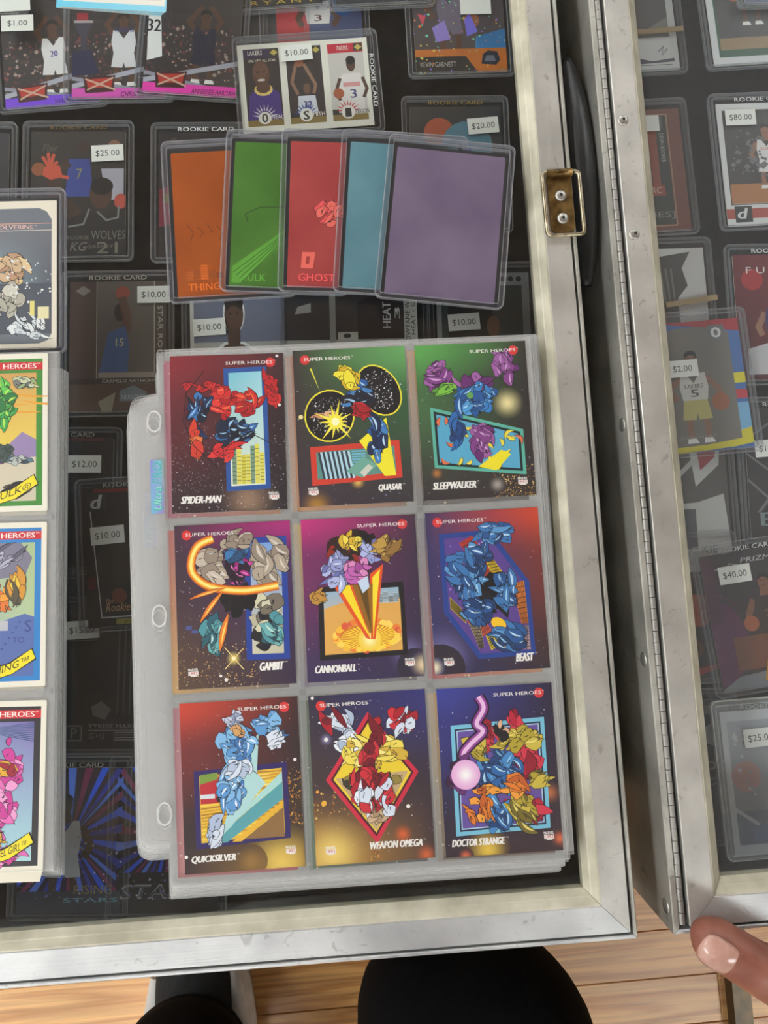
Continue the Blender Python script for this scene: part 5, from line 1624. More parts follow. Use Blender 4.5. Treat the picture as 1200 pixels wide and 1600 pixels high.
a.poly([(0.74, 0.84), (0.76, 0.45), (0.80, 0.40), (0.92, 0.40), (0.95, 0.50), (0.94, 0.84)], (226, 220, 216)); a.ell(0.86, 0.29, 0.035, 0.09, (84, 56, 42)); a.ell(0.86, 0.25, 0.036, 0.05, (24, 20, 18)); a.line([(0.77, 0.45), (0.73, 0.60), (0.76, 0.70)], 0.025, (84, 56, 42)); a.line([(0.94, 0.45), (0.97, 0.58), (0.94, 0.68)], 0.025, (84, 56, 42)); a.circ(0.75, 0.62, 0.042, (170, 90, 60)); a.text('3', 0.84, 0.58, 0.885, 0.68, (70, 70, 130), 0.03); a.rect(0.79, 0.50, 0.92, 0.55, (214, 150, 150))
for k, (cx, w, rest, bur) in enumerate(((0.175, 'O', "NEAL", (226, 220, 226)), (0.49, 'S', 'MITH', (50, 70, 150)), (0.81, 'I', 'VERSON', (206, 44, 60)))):
    for j in range(9):
        t = math.pi * (j + 0.5) / 9
        a.poly([(cx + 0.05 * math.cos(t - .12), 0.83 - 0.075 * math.sin(t - .12)), (cx + 0.10 * math.cos(t), 0.83 - 0.15 * math.sin(t)), (cx + 0.05 * math.cos(t + .12), 0.83 - 0.075 * math.sin(t + .12))], bur, True)
    a.circ(cx, 0.84, 0.05, (236, 232, 224)); a.text(w, cx - 0.02, 0.79, cx + 0.02, 0.89, (50, 46, 40), 0.05)
    a.text(rest, cx + 0.052, 0.81, min(cx + 0.052 + 0.022 * len(rest), 0.97), 0.855, (236, 232, 222) if k < 2 else (40, 40, 44), 0.02)
ins('wide white card showing three small player pictures', (477, 133), 5.0, a, 0.0085, 'ROOKIE CARD', (236, 236, 236), ((463, 82, 5, '$10.00'),), land=True)
# orange holographic card with one-touch holder
a = Art(); a.grad((60, 56, 70), (70, 66, 72), (90, 80, 80), (80, 70, 70))
a.player(0.40, 0.52, 0.8, (110, 100, 120), SK, None, 'drive', None); a.rect(0, 0.80, 1, 1, (196, 110, 36)); a.poly([(0.0, 0.86), (0.55, 0.86), (0.68, 1), (0, 1)], (40, 36, 36))
a.poly([(0.68, 0.70), (1, 0.64), (1, 0.80), (0.66, 0.80)], (50, 120, 176)); a.poly([(0.2, 0.62), (0.34, 0.56), (0.40, 0.72), (0.24, 0.74)], (150, 130, 210)); a.poly([(0.56, 0.56), (0.62, 0.5), (0.70, 0.66), (0.58, 0.70)], (120, 110, 226)); a.poly([(0.05, 0.5), (0.14, 0.52), (0.1, 0.6)], (206, 70, 90))
a.poly([(0.72, 0.93), (0.74, 0.85), (0.80, 0.82), (0.90, 0.83), (0.93, 0.90), (0.88, 0.94)], (36, 40, 56)); a.poly([(0.75, 0.91), (0.78, 0.86), (0.86, 0.86), (0.88, 0.91)], (110, 116, 130))
a.text('KEVIN GARNETT', 0.05, 0.905, 0.44, 0.945, (176, 170, 164), 0.0); a.stars(80, 170, 0, 0.4, 1, 1, ((230, 120, 60), (120, 220, 180), (230, 200, 90), (160, 120, 230)), 0.006, 0.016)
ins('orange holographic card with a black name plate', (716, 20), 1.5, a, 0.004, st=((743, 10, 1, ''),), mat='holo')
a = Art(); a.grad((58, 54, 54), (50, 56, 60), (46, 52, 58), (50, 46, 48)); a.ell(0.32, 0.22, 0.17, 0.13, (176, 84, 54)); a.ell(0.62, 0.32, 0.28, 0.20, (86, 130, 150)); a.ell(0.5, 0.42, 0.2, 0.12, (70, 90, 150)); a.poly([(0.2, 0.5), (0.8, 0.5), (0.9, 1), (0.1, 1)], (50, 60, 76))
ins('dim card with an orange ball and teal shape', (714, 262), 0.5, a, 0.0, 'ROOKIE CARD', (150, 124, 70), ((755, 196, 5, '$20.00'),))
# -- second row
a = Art(); a.grad((44, 42, 42), (58, 52, 50), (34, 32, 34), (40, 36, 36))
a.poly([(0.40, 0.22), (0.62, 0.22), (0.66, 0.52), (0.36, 0.52)], (56, 74, 150)); a.ell(0.55, 0.13, 0.06, 0.06, (58, 40, 34)); a.line([(0.40, 0.25), (0.28, 0.32)], 0.09, (66, 44, 36)); a.text('7', 0.48, 0.30, 0.54, 0.38, (150, 150, 90)); a.ell(0.88, 0.14, 0.08, 0.07, (140, 100, 80)); a.poly([(0.74, 0.30), (0.98, 0.30), (0.98, 0.55), (0.80, 0.55)], (176, 174, 186))
a.circ(0.08, 0.30, 0.075, (150, 84, 50)); a.poly([(0.14, 0.28), (0.30, 0.27), (0.34, 0.37), (0.22, 0.39), (0.12, 0.35)], (206, 84, 60))
for (u, v) in ((0.12, 0.20), (0.18, 0.17), (0.24, 0.18), (0.28, 0.24)): a.line([(0.20, 0.30), (u, v)], 0.035, (206, 84, 60), True)
a.line([(0.32, 0.36), (0.40, 0.37)], 0.035, (206, 84, 60)); a.line([(0.24, 0.38), (0.30, 0.55), (0.50, 0.68)], 0.16, (62, 42, 34)); a.ell(0.74, 0.50, 0.12, 0.12, (78, 54, 44)); a.ell(0.75, 0.44, 0.12, 0.07, (24, 20, 20)); a.ell(0.95, 0.56, 0.07, 0.06, (190, 80, 66))
a.poly([(0.36, 0.72), (0.62, 0.62), (0.78, 0.70), (0.98, 0.62), (1, 1), (0.34, 1)], (30, 30, 34)); a.line([(0.40, 0.76), (0.56, 0.74), (0.62, 0.62)], 0.02, (120, 126, 122)); a.line([(0.70, 0.64), (0.80, 0.71), (0.92, 0.69), (0.93, 0.6)], 0.02, (120, 126, 122))
a.text('WOLVES', 0.64, 0.79, 1.0, 0.86, (112, 116, 104), 0.0); a.text('21', 0.70, 0.88, 0.92, 0.97, (112, 116, 104), -0.01); a.text('ROOKIE', 0.38, 0.83, 0.62, 0.86, (110, 106, 96)); a.text('KG', 0.42, 0.88, 0.60, 0.95, (116, 112, 104), 0.0, 0.3); a.text('GARNETT', 0.60, 0.905, 0.92, 0.93, (116, 110, 100)); a.text('Flair', 0.12, 0.10, 0.28, 0.16, (90, 86, 76), 0, 0.3)
ins('dark basketball card with an outstretched red palm and blue jersey', (122, 303), 0.5, a, 0.0, 'ROOKIE CARD', (112, 92, 54), ((168, 239, 3, '$25.00'),))
a = Art(); a.grad((40, 36, 40), (40, 36, 40), (60, 30, 40), (36, 32, 34)); a.poly([(0, 0.45), (0.3, 0.4), (0.3, 0.7), (0, 0.75)], (120, 34, 52)); a.circ(0.1, 0.52, 0.06, (110, 100, 40)); a.text('Flair', 0.12, 0.04, 0.28, 0.09, (110, 106, 80), 0, 0.3)
ins('dark maroon card mostly hidden behind the orange foil card', (322, 305), 0.5, a, 0.0, 'ROOKIE CARD', (240, 240, 240))
a = Art(); a.grad((36, 36, 42), (44, 44, 52), (36, 36, 40), (30, 30, 36))
ins('dark card at the left edge above the silver comic card', (-62, 306), 0.5, a, 0.0)
# -- third row
a = Art(); a.grad((96, 84, 78), (100, 94, 88), (90, 84, 78), (70, 60, 56)); a.rect(0, 0.0, 0.28, 1, (74, 54, 48)); a.rect(0.88, 0, 1, 0.78, (84, 72, 66)); a.line([(0.28, 0), (0.28, 0.78)], 0.006, (170, 160, 150)); a.line([(0.88, 0), (0.88, 0.78)], 0.008, (190, 184, 176))
a.circ(0.55, 0.09, 0.075, (150, 70, 54)); a.ell(0.52, 0.24, 0.06, 0.07, (60, 42, 36)); a.line([(0.54, 0.12), (0.60, 0.28), (0.58, 0.40)], 0.09, (96, 68, 56)); a.poly([(0.40, 0.40), (0.58, 0.34), (0.62, 0.50), (0.60, 0.72), (0.30, 0.72)], (66, 92, 140)); a.text('15', 0.48, 0.44, 0.56, 0.50, (200, 190, 150), 0.02)
a.text('STAR ROOKIES', 0.915, 0.19, 0.965, 0.74, (186, 182, 176), 0.0, 0, -90); a.rect(0.3, 0.70, 1, 0.74, (150, 140, 130)); a.rect(0, 0.745, 1, 0.785, (52, 36, 32)); a.text('CARMELO ANTHONY', 0.34, 0.752, 0.90, 0.777, (190, 184, 174), 0.02)
a.rect(0, 0.79, 1, 1, (84, 62, 52)); a.poly([(0.52, 0.84), (0.66, 0.80), (0.80, 0.85), (0.80, 0.92), (0.52, 0.92)], (110, 120, 126)); a.text('NUGGETS', 0.54, 0.87, 0.78, 0.905, (170, 176, 180), 0.02); a.poly([(0.30, 0.92), (0.48, 0.85), (0.44, 1), (0.34, 1)], (150, 140, 120)); a.poly([(0.14, 0.03), (0.22, 0.07), (0.14, 0.11), (0.06, 0.07)], (130, 120, 112))
ins('brown and grey basketball card with a blue jersey player', (184, 541), 1.0, a, 0.0, 'ROOKIE CARD', (168, 166, 160), ((240, 460, 1, '$10.00'),))
a = Art(); a.rect(0, 0, 1, 1, (206, 204, 196)); a.rect(0.04, 0, 1, 0.52, (110, 116, 138)); a.rect(0.04, 0.52, 1, 1, (176, 174, 168))
a.ell(0.46, 0.30, 0.115, 0.16, (230, 230, 228)); a.poly([(0.15, 0.80), (0.22, 0.60), (0.36, 0.52), (0.56, 0.52), (0.70, 0.58), (0.82, 0.80)], (230, 230, 228)); a.poly([(0.17, 0.82), (0.24, 0.62), (0.37, 0.54), (0.55, 0.54), (0.68, 0.60), (0.80, 0.82)], (86, 58, 44)); a.poly([(0.33, 0.82), (0.33, 0.56), (0.46, 0.64), (0.60, 0.55), (0.66, 0.82)], (70, 56, 128)); a.ell(0.46, 0.31, 0.10, 0.145, (78, 54, 44)); a.rect(0.395, 0.40, 0.525, 0.56, (78, 54, 44)); a.ell(0.46, 0.22, 0.10, 0.075, (34, 26, 24)); a.ell(0.46, 0.33, 0.085, 0.09, (88, 62, 50)); a.rect(0.585, 0.59, 0.605, 0.625, (226, 226, 230))
for sx in (-1, 1): a.ell(0.46 + sx * 0.035, 0.30, 0.014, 0.008, (20, 14, 12), 8)
a.text('RAPTORS', 0.34, 0.69, 0.68, 0.77, (216, 190, 200), 0.02)
ins('die-cut white outlined player card with a purple jersey', (372, 530), 1.5, a, 0.0, st=((327, 511, 4, '$10.00'),))
a = Art(land=True); a.rect(0, 0, 1, 1, (206, 204, 198)); a.rect(0.0, 0.03, 0.90, 0.80, (70, 62, 62)); a.rect(0.0, 0.03, 0.34, 0.80, (60, 60, 66)); a.poly([(0.45, 0.03), (0.90, 0.03), (0.90, 0.34), (0.6, 0.26)], (150, 24, 32)); a.poly([(0.55, 0.40), (0.74, 0.28), (0.90, 0.28), (0.90, 0.80), (0.55, 0.80)], (44, 32, 34)); a.rect(0.34, 0.0, 0.385, 1, (176, 174, 168))
a.text('HEAT', 0.74, 0.40, 0.80, 0.68, (226, 220, 220), 0.03, 0, 90); a.text('3', 0.83, 0.46, 0.87, 0.58, (226, 220, 220), 0.03, 0, 90); a.text('DWYANE WADE', 0.91, 0.25, 0.945, 0.82, (40, 40, 44), 0.02, 0, 90); a.text('HEAT - G', 0.955, 0.40, 0.985, 0.76, (40, 40, 44), 0.02, 0, 90); a.rect(0.40, 0.72, 0.55, 0.80, (226, 226, 220)); a.ell(0.47, 0.76, 0.03, 0.025, (60, 60, 60)); a.poly([(0.1, 0.44), (0.2, 0.40), (0.2, 0.5), (0.08, 0.52)], (196, 196, 198)); a.text('FINITE EXQUISITE', 0.10, 0.88, 0.55, 0.94, (120, 120, 120), 0.0)
ins('wide card with a sideways black and red jersey', (548, 487), 1.5, a, 0.003, land=True)
a = Art(); a.rect(0, 0, 1, 1, (150, 152, 156)); a.rect(0.05, 0.10, 0.92, 0.95, (64, 72, 74)); a.rect(0.12, 0.1, 0.6, 0.9, (40, 38, 40)); a.ell(0.60, 0.42, 0.07, 0.08, (120, 84, 66)); a.poly([(0.45, 0.52), (0.72, 0.50), (0.76, 0.75), (0.42, 0.75)], (60, 60, 90)); a.line([(0.58, 0.55), (0.75, 0.60)], 0.08, (130, 92, 72)); a.text('D', 0.56, 0.02, 0.62, 0.07, (30, 30, 34), 0.02)
for k in range(3): a.circ(0.72 + 0.085 * k, 0.05, 0.03, (34, 34, 38))
ins('grey framed card with a seated player beside the right rail', (757, 526), 1.0, a, 0.0, st=((725, 503, 4, '$10.00'),))
# -- lower left, seen between the page stacks
a = Art(); a.grad((34, 34, 38), (40, 38, 42), (30, 30, 32), (28, 28, 30)); a.text('COOL', 0.40, 0.02, 0.70, 0.08, (56, 54, 58)); a.line([(0.4, 0.02), (0.8, 0.2)], 0.01, (70, 70, 74)); a.rect(0.35, 0.0, 0.9, 0.02, (90, 40, 40))
ins('black card between the two page stacks with a $12 sticker', (98, 790), 0.0, a, 0.0, 'ROOKIE CARD', (150, 150, 148), ((132, 725, 0, '$12.00'),))
a = Art(); a.grad((36, 36, 40), (44, 42, 44), (34, 34, 36), (30, 30, 32)); a.rect(0.1, 0.0, 1, 0.025, (130, 40, 40)); a.rect(0.02, 0.02, 0.23, 0.16, (52, 52, 56)); a.text('d', 0.07, 0.04, 0.18, 0.14, (196, 196, 196), 0.05, 0.2); a.line([(0.06, 0.16), (0.14, 0.93), (0.6, 0.93)], 0.012, (196, 196, 196)); a.ell(0.32, 0.78, 0.075, 0.055, (110, 60, 50)); a.text('The', 0.18, 0.80, 0.26, 0.83, (190, 150, 110), 0, 0.3); a.text('Rookies', 0.18, 0.83, 0.46, 0.89, (190, 150, 110), 0, 0.3); a.ell(0.05, 0.68, 0.05, 0.05, (90, 20, 30)); a.rect(0.28, 0.945, 0.7, 0.985, (140, 130, 60)); a.text('JOURNEY', 0.36, 0.952, 0.66, 0.98, (60, 56, 30)); a.ell(0.6, 0.5, 0.16, 0.2, (70, 60, 40)); a.poly([(0.2, 0.2), (0.7, 0.2), (0.7, 0.7), (0.3, 0.7)], (46, 42, 42))
ins('black framed card with a small d logo between the page stacks', (212, 868), 4.0, a, 0.0029, 'ROOKIE CARD', (150, 150, 148), ((168, 836, 6, '$10.00'),))
a = Art(); a.grad((32, 32, 34), (40, 40, 42), (30, 30, 32), (26, 26, 28)); a.text('ROOKIE', 0.55, 0.5, 0.95, 0.56, (90, 88, 88)); a.line([(0.7, 0.05), (0.8, 0.9)], 0.008, (70, 70, 72))
ins('black card left of the small d logo card', (66, 888), 2.0, a, 0.0, st=((128, 984, 4, '$15.00'),))
a = Art(); a.grad((30, 30, 30), (46, 46, 46), (34, 34, 36), (26, 26, 28))
for k in range(6): a.line([(0.62 + 0.06 * k, 0.0), (0.62 + 0.06 * k, 0.75)], 0.014, (84, 82, 80))
a.frame([(0.12, 0.83), (0.28, 0.83), (0.28, 0.94), (0.12, 0.94)], 0.012, (120, 118, 116)); a.text('P', 0.17, 0.85, 0.23, 0.92, (110, 110, 108), 0.02); a.text('TYRESE MAXEY', 0.34, 0.82, 0.86, 0.85, (150, 148, 146)); a.line([(0.34, 0.865), (0.86, 0.865)], 0.006, (150, 148, 146)); a.text('G • U', 0.35, 0.885, 0.5, 0.925, (120, 118, 116))
for k in range(4): a.line([(0.60, 0.88 + 0.017 * k), (0.84, 0.88 + 0.017 * k)], 0.008, (150, 148, 146))
a.poly([(0.36, 0.70), (0.46, 0.66), (0.56, 0.72), (0.50, 0.79), (0.38, 0.76)], (110, 108, 106))
ins('black striped card with a small P square between the page stacks', (166, 1060), 0.0, a, 0.0)
for i, (c, lab) in enumerate((((110, 1314), 'blue ray burst card with a white jersey beside the left page stack'), ((262, 1312), 'blue ray burst card with metallic capitals under the right page stack'))):
    a = Art(); a.grad((36, 36, 48), (60, 40, 50), (40, 40, 100), (34, 34, 50))
    for k in range(30):
        t = 2 * math.pi * k / 30 + 0.05
        o0 = (0.55 + 0.1 * math.cos(t), 0.45 + 0.07 * math.sin(t))
        a.poly([(0.5, 0.48), (0.5 + 0.8 * math.cos(t), 0.48 + 0.6 * math.sin(t)), (0.5 + 0.8 * math.cos(t + .1), 0.48 + 0.6 * math.sin(t + .1))], ((50, 100, 250), (50, 60, 170), (90, 130, 240), (130, 50, 90))[k % 4], True)
    if i == 0:
        a.player(0.44, 0.56, 0.95, (196, 200, 206), (70, 52, 44), (190, 194, 200), 'stand', None, ball=False)
        a.rect(0.0, 0.84, 1, 1, (60, 66, 80)); a.text('RISING', 0.55, 0.80, 0.92, 0.86, (140, 130, 96), 0.02); a.text('STARS', 0.45, 0.885, 0.98, 0.915, (110, 170, 190), 0.02)
    else:
        a.rect(0.0, 0.72, 1, 1, (38, 38, 42)); a.ell(0.3, 0.36, 0.10, 0.12, (120, 50, 40)); a.text('STARS', 0.04, 0.80, 0.80, 0.90, (150, 152, 158), 0.04, 0.2); a.text('STARS', 0.055, 0.812, 0.79, 0.888, (70, 72, 78), 0.0, 0.2)
    a.stars(120, 180 + i, 0, 0.4, 1, 0.9, ((200, 206, 226), (120, 120, 200)), 0.003, 0.01)
    ins(lab, c, (0.5, 1.0)[i], a, 0.0, 'ROOKIE CARD', (150, 150, 146), mat='holo')

# -- right case
GR = 'basketball cards in the right case'
a = Art(); a.rect(0, 0, 1, 1, (206, 206, 204)); a.rect(0.04, 0.03, 0.92, 0.955, (76, 72, 70)); a.poly([(0.3, 0.70), (0.92, 0.66), (0.92, 0.95), (0.2, 0.95)], (214, 212, 212)); a.poly([(0.50, 0.72), (0.92, 0.55), (0.92, 0.72)], (120, 118, 116)); a.poly([(0.2, 0.90), (0.55, 0.89), (0.7, 0.92), (0.95, 0.90), (0.95, 0.93), (0.2, 0.95)], (70, 66, 80)); a.circ(0.42, 0.62, 0.06, (150, 80, 54)); a.line([(0.78, 0.84), (0.84, 0.80), (0.82, 0.87), (0.88, 0.82)], 0.012, (50, 50, 54))
ins('white bordered autograph card tight against the hinge-side rail, topmost', (983, 20), 3.0, a, 0.0, group=GR)
MB().box(-0.020, 0.020, -0.0016, 0.0016, 0, 0.0012).build('rubber_band', noisy('tan_rubber', (150, 124, 84), (176, 148, 104), 60, 0.6), loc=P(1023, 49, CZ + 0.0014), rz=img_ang(1023, 49, 4.5, CZ), label='tan rubber band across the topmost white bordered card', cat='rubber band', group='tan rubber bands')
a = Art(); a.rect(0, 0, 1, 1, (214, 214, 214)); a.rect(0.075, 0.03, 0.93, 0.93, (40, 84, 60)); a.grad((66, 64, 62), (70, 68, 66), (56, 54, 52), (60, 58, 56), 0.10, 0.05, 0.90, 0.87); a.rect(0.10, 0.77, 0.90, 0.87, (150, 122, 84)); a.player(0.50, 0.38, 0.72, (44, 110, 80), SK, (44, 110, 80), 'stand', None)
ins('white and green framed card with a player in green shorts', (1172, 8), 3.5, a, 0.0, group=GR)
a = Art(); a.grad((120, 126, 150), (110, 114, 136), (96, 100, 124), (100, 106, 130))
ins('pale blue card cut by the upper right photo corner', (1222, -86), 2.0, a, 0.004, group=GR)
a = Art(); a.rect(0, 0, 1, 1, (120, 60, 46)); a.frame([(0.05, 0.04), (0.86, 0.04), (0.86, 0.96), (0.05, 0.96)], 0.016, (170, 130, 100)); a.rect(0.07, 0.055, 0.84, 0.945, (50, 52, 46)); a.poly([(0.2, 0.3), (0.5, 0.25), (0.6, 0.75), (0.2, 0.8)], (46, 66, 52)); a.rect(0.50, 0.06, 0.80, 0.17, (84, 86, 84)); a.text('d', 0.55, 0.07, 0.70, 0.155, (200, 200, 200), 0.05); a.rect(0.63, 0.17, 0.72, 0.62, (150, 66, 46)); a.text('DEVIN BOOKER', 0.755, 0.20, 0.80, 0.44, (180, 180, 176), 0.0, 0, -90); a.poly([(0.56, 0.66), (0.66, 0.61), (0.76, 0.63), (0.76, 0.71), (0.58, 0.71)], (160, 70, 50)); a.text('RC', 0.61, 0.64, 0.72, 0.69, (206, 190, 180), 0.02); a.text('[SERIES]', 0.30, 0.84, 0.84, 0.90, (140, 140, 134), 0.02)
ins('rust bordered card with a vertical name by the hinge-side rail', (1000, 267), 3.0, a, 0.0, st=((1006, 193, 2, ''),), group=GR)
a = Art(); a.rect(0, 0, 1, 1, (214, 213, 212)); a.grad((60, 58, 58), (52, 50, 50), (64, 60, 58), (70, 66, 64), 0.07, 0.06, 0.93, 0.70); a.rect(0.07, 0.66, 0.93, 0.82, (176, 118, 76)); a.frame([(0.06, 0.055), (0.94, 0.055), (0.94, 0.83), (0.06, 0.83)], 0.010, (40, 38, 38)); a.player(0.52, 0.44, 0.66, (222, 218, 218), (150, 104, 82), (222, 218, 218), 'stand', None, word='SUNS', numcol=(196, 80, 60), ball=False); a.rect(0.0, 0.86, 1, 0.94, (176, 84, 74)); a.rect(0.09, 0.84, 0.28, 0.97, (52, 52, 54)); a.text('d', 0.12, 0.855, 0.23, 0.94, (214, 214, 214), 0.05, 0.2); a.stars(50, 190, 0.1, 0.2, 0.5, 0.6, ((110, 110, 112),), 0.01, 0.03)
ins('white bordered card with a $80 sticker and white uniform', (1198, 255), 2.5, a, 0.003, 'ROOKIE CARD', (214, 214, 216), ((1157, 183, 2, '$80.00'),), group=GR)
a = Art(); a.rect(0, 0, 1, 1, (214, 212, 210)); a.poly([(0.0, 0.10), (0.55, 0.06), (0.85, 0.03), (0.75, 0.16), (0.80, 0.30), (0.68, 0.40), (0.70, 0.75), (0.0, 0.8)], (70, 66, 64)); a.rect(0.05, 0.0, 0.45, 0.05, (176, 60, 60))
for k in range(4): a.line([(0.45 + 0.06 * k, 0.16), (0.50 + 0.05 * k, 0.45)], 0.02, (120, 116, 112))
a.line([(0.35, 0.3), (0.5, 0.5), (0.5, 0.75)], 0.09, (140, 100, 78))
ins('torn-edge white card by the hinge-side rail under a rubber band', (1035, 487), 2.0, a, 0.0, group=GR)
MB().box(-0.018, 0.018, -0.0018, 0.0018, 0, 0.0012).build('rubber_band', bpy.data.materials['tan_rubber'], loc=P(1080, 471, CZ + 0.0014), rz=img_ang(1080, 471, 9, CZ), label='tan rubber band across the torn-edge white card', cat='rubber band', group='tan rubber bands')
a = Art(); a.grad((110, 34, 44), (120, 36, 46), (90, 30, 40), (80, 28, 36)); a.circ(0.2, 0.2, 0.12, (170, 40, 50)); a.text('F U T U R E', 0.14, 0.10, 0.9, 0.15, (226, 220, 220), 0.0); a.player(0.45, 0.60, 0.8, (58, 50, 100), (150, 108, 86), None, 'stand', None, word='PHOENIX', numcol=(206, 170, 110), ball=False, bust=True); a.poly([(0.1, 0.75), (0.6, 0.65), (1, 0.7), (1, 0.95), (0.1, 0.95)], (190, 188, 190))
ins('crimson card with a purple jersey at the right photo edge', (1222, 495), 1.0, a, 0.0, 'ROOKIE CARD', (226, 226, 226), group=GR)
a = Art(); a.rect(0, 0, 1, 1, (70, 110, 170)); a.poly([(0.1, 0.0), (1, 0), (1, 0.10), (0.5, 0.04)], (170, 50, 60)); a.rect(0.88, 0.42, 1, 0.50, (220, 206, 50)); a.rect(0.88, 0.55, 1, 0.62, (190, 60, 70)); a.rect(0.88, 0.65, 1, 0.86, (120, 176, 214)); a.poly([(0.88, 0.86), (1, 0.84), (1, 0.96), (0.8, 0.98), (0.3, 1), (0.1, 1), (0.1, 0.96), (0.86, 0.92)], (214, 200, 50))
a.poly([(0.02, 0.10), (0.3, 0.05), (0.6, 0.045), (0.88, 0.10), (0.88, 0.92), (0.5, 0.95), (0.02, 0.96)], (118, 114, 108)); a.player(0.44, 0.58, 0.88, (206, 202, 196), (140, 104, 84), (190, 180, 110), 'drive', '5', (90, 80, 76), word='LAKERS'); a.rect(0.66, 0.04, 0.84, 0.17, (110, 112, 114)); a.text('o', 0.70, 0.06, 0.80, 0.14, (214, 214, 214), 0.05); a.text('JOSH HART', 0.22, 0.875, 0.62, 0.905, (150, 148, 144), 0.02)
ins('blue and yellow framed card with a number 5 player and ball', (1093, 603), 5.0, a, 0.0058, st=((1066, 576, 5, '$2.00'),), group=GR)
a = Art(); a.grad((48, 48, 52), (54, 54, 58), (44, 44, 48), (46, 46, 50))
for p0, p1 in (((0, 0.25), (0.5, 0.0)), ((0, 0.55), (0.6, 0.95)), ((0, 0.35), (1, 0.9)), ((0.1, 0.8), (0.9, 0.1))): a.line([p0, p1], 0.03, (110, 112, 116), True)
a.text('E', 0.12, 0.80, 0.24, 0.90, (120, 140, 140), 0.05); a.circ(0.3, 0.5, 0.07, (150, 50, 50))
ins('charcoal card with crossing grey lines at the right photo edge', (1240, 738), 1.0, a, 0.0, 'ROOKIE CARD', (200, 200, 200), ((1204, 700, 4, '$15.00'),), group=GR)
a = Art(); a.rect(0, 0, 1, 1, (92, 90, 88)); a.line([(0.1, 0.52), (0.72, 0.12)], 0.05, (200, 200, 198)); a.line([(0.45, 0.03), (0.5, 0.55)], 0.05, (206, 206, 204)); a.poly([(0.60, 0.0), (0.95, 0.0), (0.92, 0.2), (0.66, 0.36)], (206, 206, 204)); a.poly([(0.68, 0.0), (0.92, 0.0), (0.88, 0.14), (0.72, 0.24)], (170, 60, 70)); a.poly([(0.2, 0.50), (0.66, 0.48), (0.95, 0.42), (1, 0.85), (0.66, 1), (0.2, 1)], (206, 206, 204)); a.rect(0.1, 0.50, 0.68, 0.86, (206, 206, 204)); a.rect(0.1, 0.53, 0.64, 0.83, (92, 96, 106))
ins('white grey and red patch card with a grey window', (1066, 790), 2.0, a, 0.0, group=GR)
a = Art(); a.rect(0, 0, 1, 1, (52, 46, 52)); a.ell(0.02, 0.62, 0.38, 0.34, (96, 40, 80)); a.ell(0.02, 0.62, 0.36, 0.32, (84, 34, 70)); a.text('PRIZM', 0.42, 0.05, 0.75, 0.085, (190, 190, 190), 0.02, 0.2); a.line([(0.10, 0.10), (0.25, 0.13), (0.30, 0.08), (0.5, 0.12)], 0.012, (170, 170, 176)); a.ell(0.02, 0.64, 0.39, 0.35, (60, 50, 56)); a.ell(0.0, 0.64, 0.36, 0.32, (92, 38, 78)); a.player(0.62, 0.50, 0.8, (52, 48, 50), (130, 84, 66), (48, 44, 46), 'stand', '2', (120, 96, 80)); a.rect(0.2, 0.62, 1, 0.86, (120, 74, 58)); a.poly([(0.0, 0.98), (0.2, 0.90), (1, 0.86), (1, 1), (0, 1)], (120, 124, 130)); a.rect(0.0, 0.02, 0.14, 0.5, (74, 32, 60))
ins('purple card with a $40 sticker and dark jersey', (1185, 965), 9.0, a, 0.0045, 'ROOKIE CARD', (206, 206, 206), ((1148, 897, 9, '$40.00'),), group=GR)
a = Art(); a.grad((56, 52, 54), (60, 40, 46), (44, 40, 42), (46, 40, 42)); a.rect(0.3, 0.10, 1, 0.19, (130, 40, 52)); a.text('ROOKIE', 0.42, 0.02, 0.9, 0.08, (120, 118, 118), 0.02); a.text('WONDER', 0.38, 0.125, 0.92, 0.17, (200, 190, 190), 0.02); a.circ(0.62, 0.50, 0.17, (160, 76, 50)); a.player(0.5, 0.8, 0.5, (60, 40, 46), SK, None, 'stand', None, ball=False, bust=True); a.poly([(0.4, 0.95), (1, 0.86), (1, 0.9), (0.4, 1)], (150, 50, 50))
ins('dark red card with an orange ball by the hinge-side rail', (1072, 955), 3.0, a, 0.0, group=GR)
a = Art(); a.grad((60, 62, 66), (66, 68, 72), (44, 46, 50), (48, 50, 54)); a.rect(0.4, 0.04, 1, 0.10, (100, 102, 104)); a.poly([(0.5, 0.25), (0.9, 0.15), (0.9, 0.35)], (150, 152, 154)); a.text('100', 0.62, 0.44, 0.98, 0.50, (150, 150, 152), 0.02); a.line([(0.5, 0.56), (1, 0.56)], 0.01, (120, 120, 124)); a.line([(0.5, 0.66), (0.9, 0.58)], 0.01, (120, 120, 124))
ins('grey card marked 100 by the hinge-side rail', (1070, 1205), 3.0, a, 0.0, group=GR)
a = Art(); a.rect(0, 0, 1, 1, (206, 208, 212)); a.grad((176, 180, 188), (150, 156, 168), (72, 76, 84), (84, 88, 96), 0.06, 0.07, 0.96, 0.92); a.circ(0.20, 0.46, 0.15, (196, 130, 122)); a.ell(0.75, 0.22, 0.18, 0.10, (190, 160, 156)); a.rect(0.06, 0.70, 0.96, 0.93, (52, 70, 104)); a.line([(0.05, 0.68), (0.28, 0.80)], 0.035, (200, 204, 210)); a.poly([(0.18, 0.82), (0.40, 0.78), (0.46, 0.90), (0.24, 0.92)], (60, 90, 140)); a.stars(60, 200, 0.1, 0.1, 0.9, 0.6, ((214, 216, 220), (150, 156, 166)), 0.01, 0.03)
ins('frosty white framed card with a $25 sticker and red ball', (1213, 1218), 5.0, a, 0.009, 'ROOKIE CARD', (170, 172, 172), ((1188, 1152, 7, '$25.00'),), group=GR, frost_glare=True)

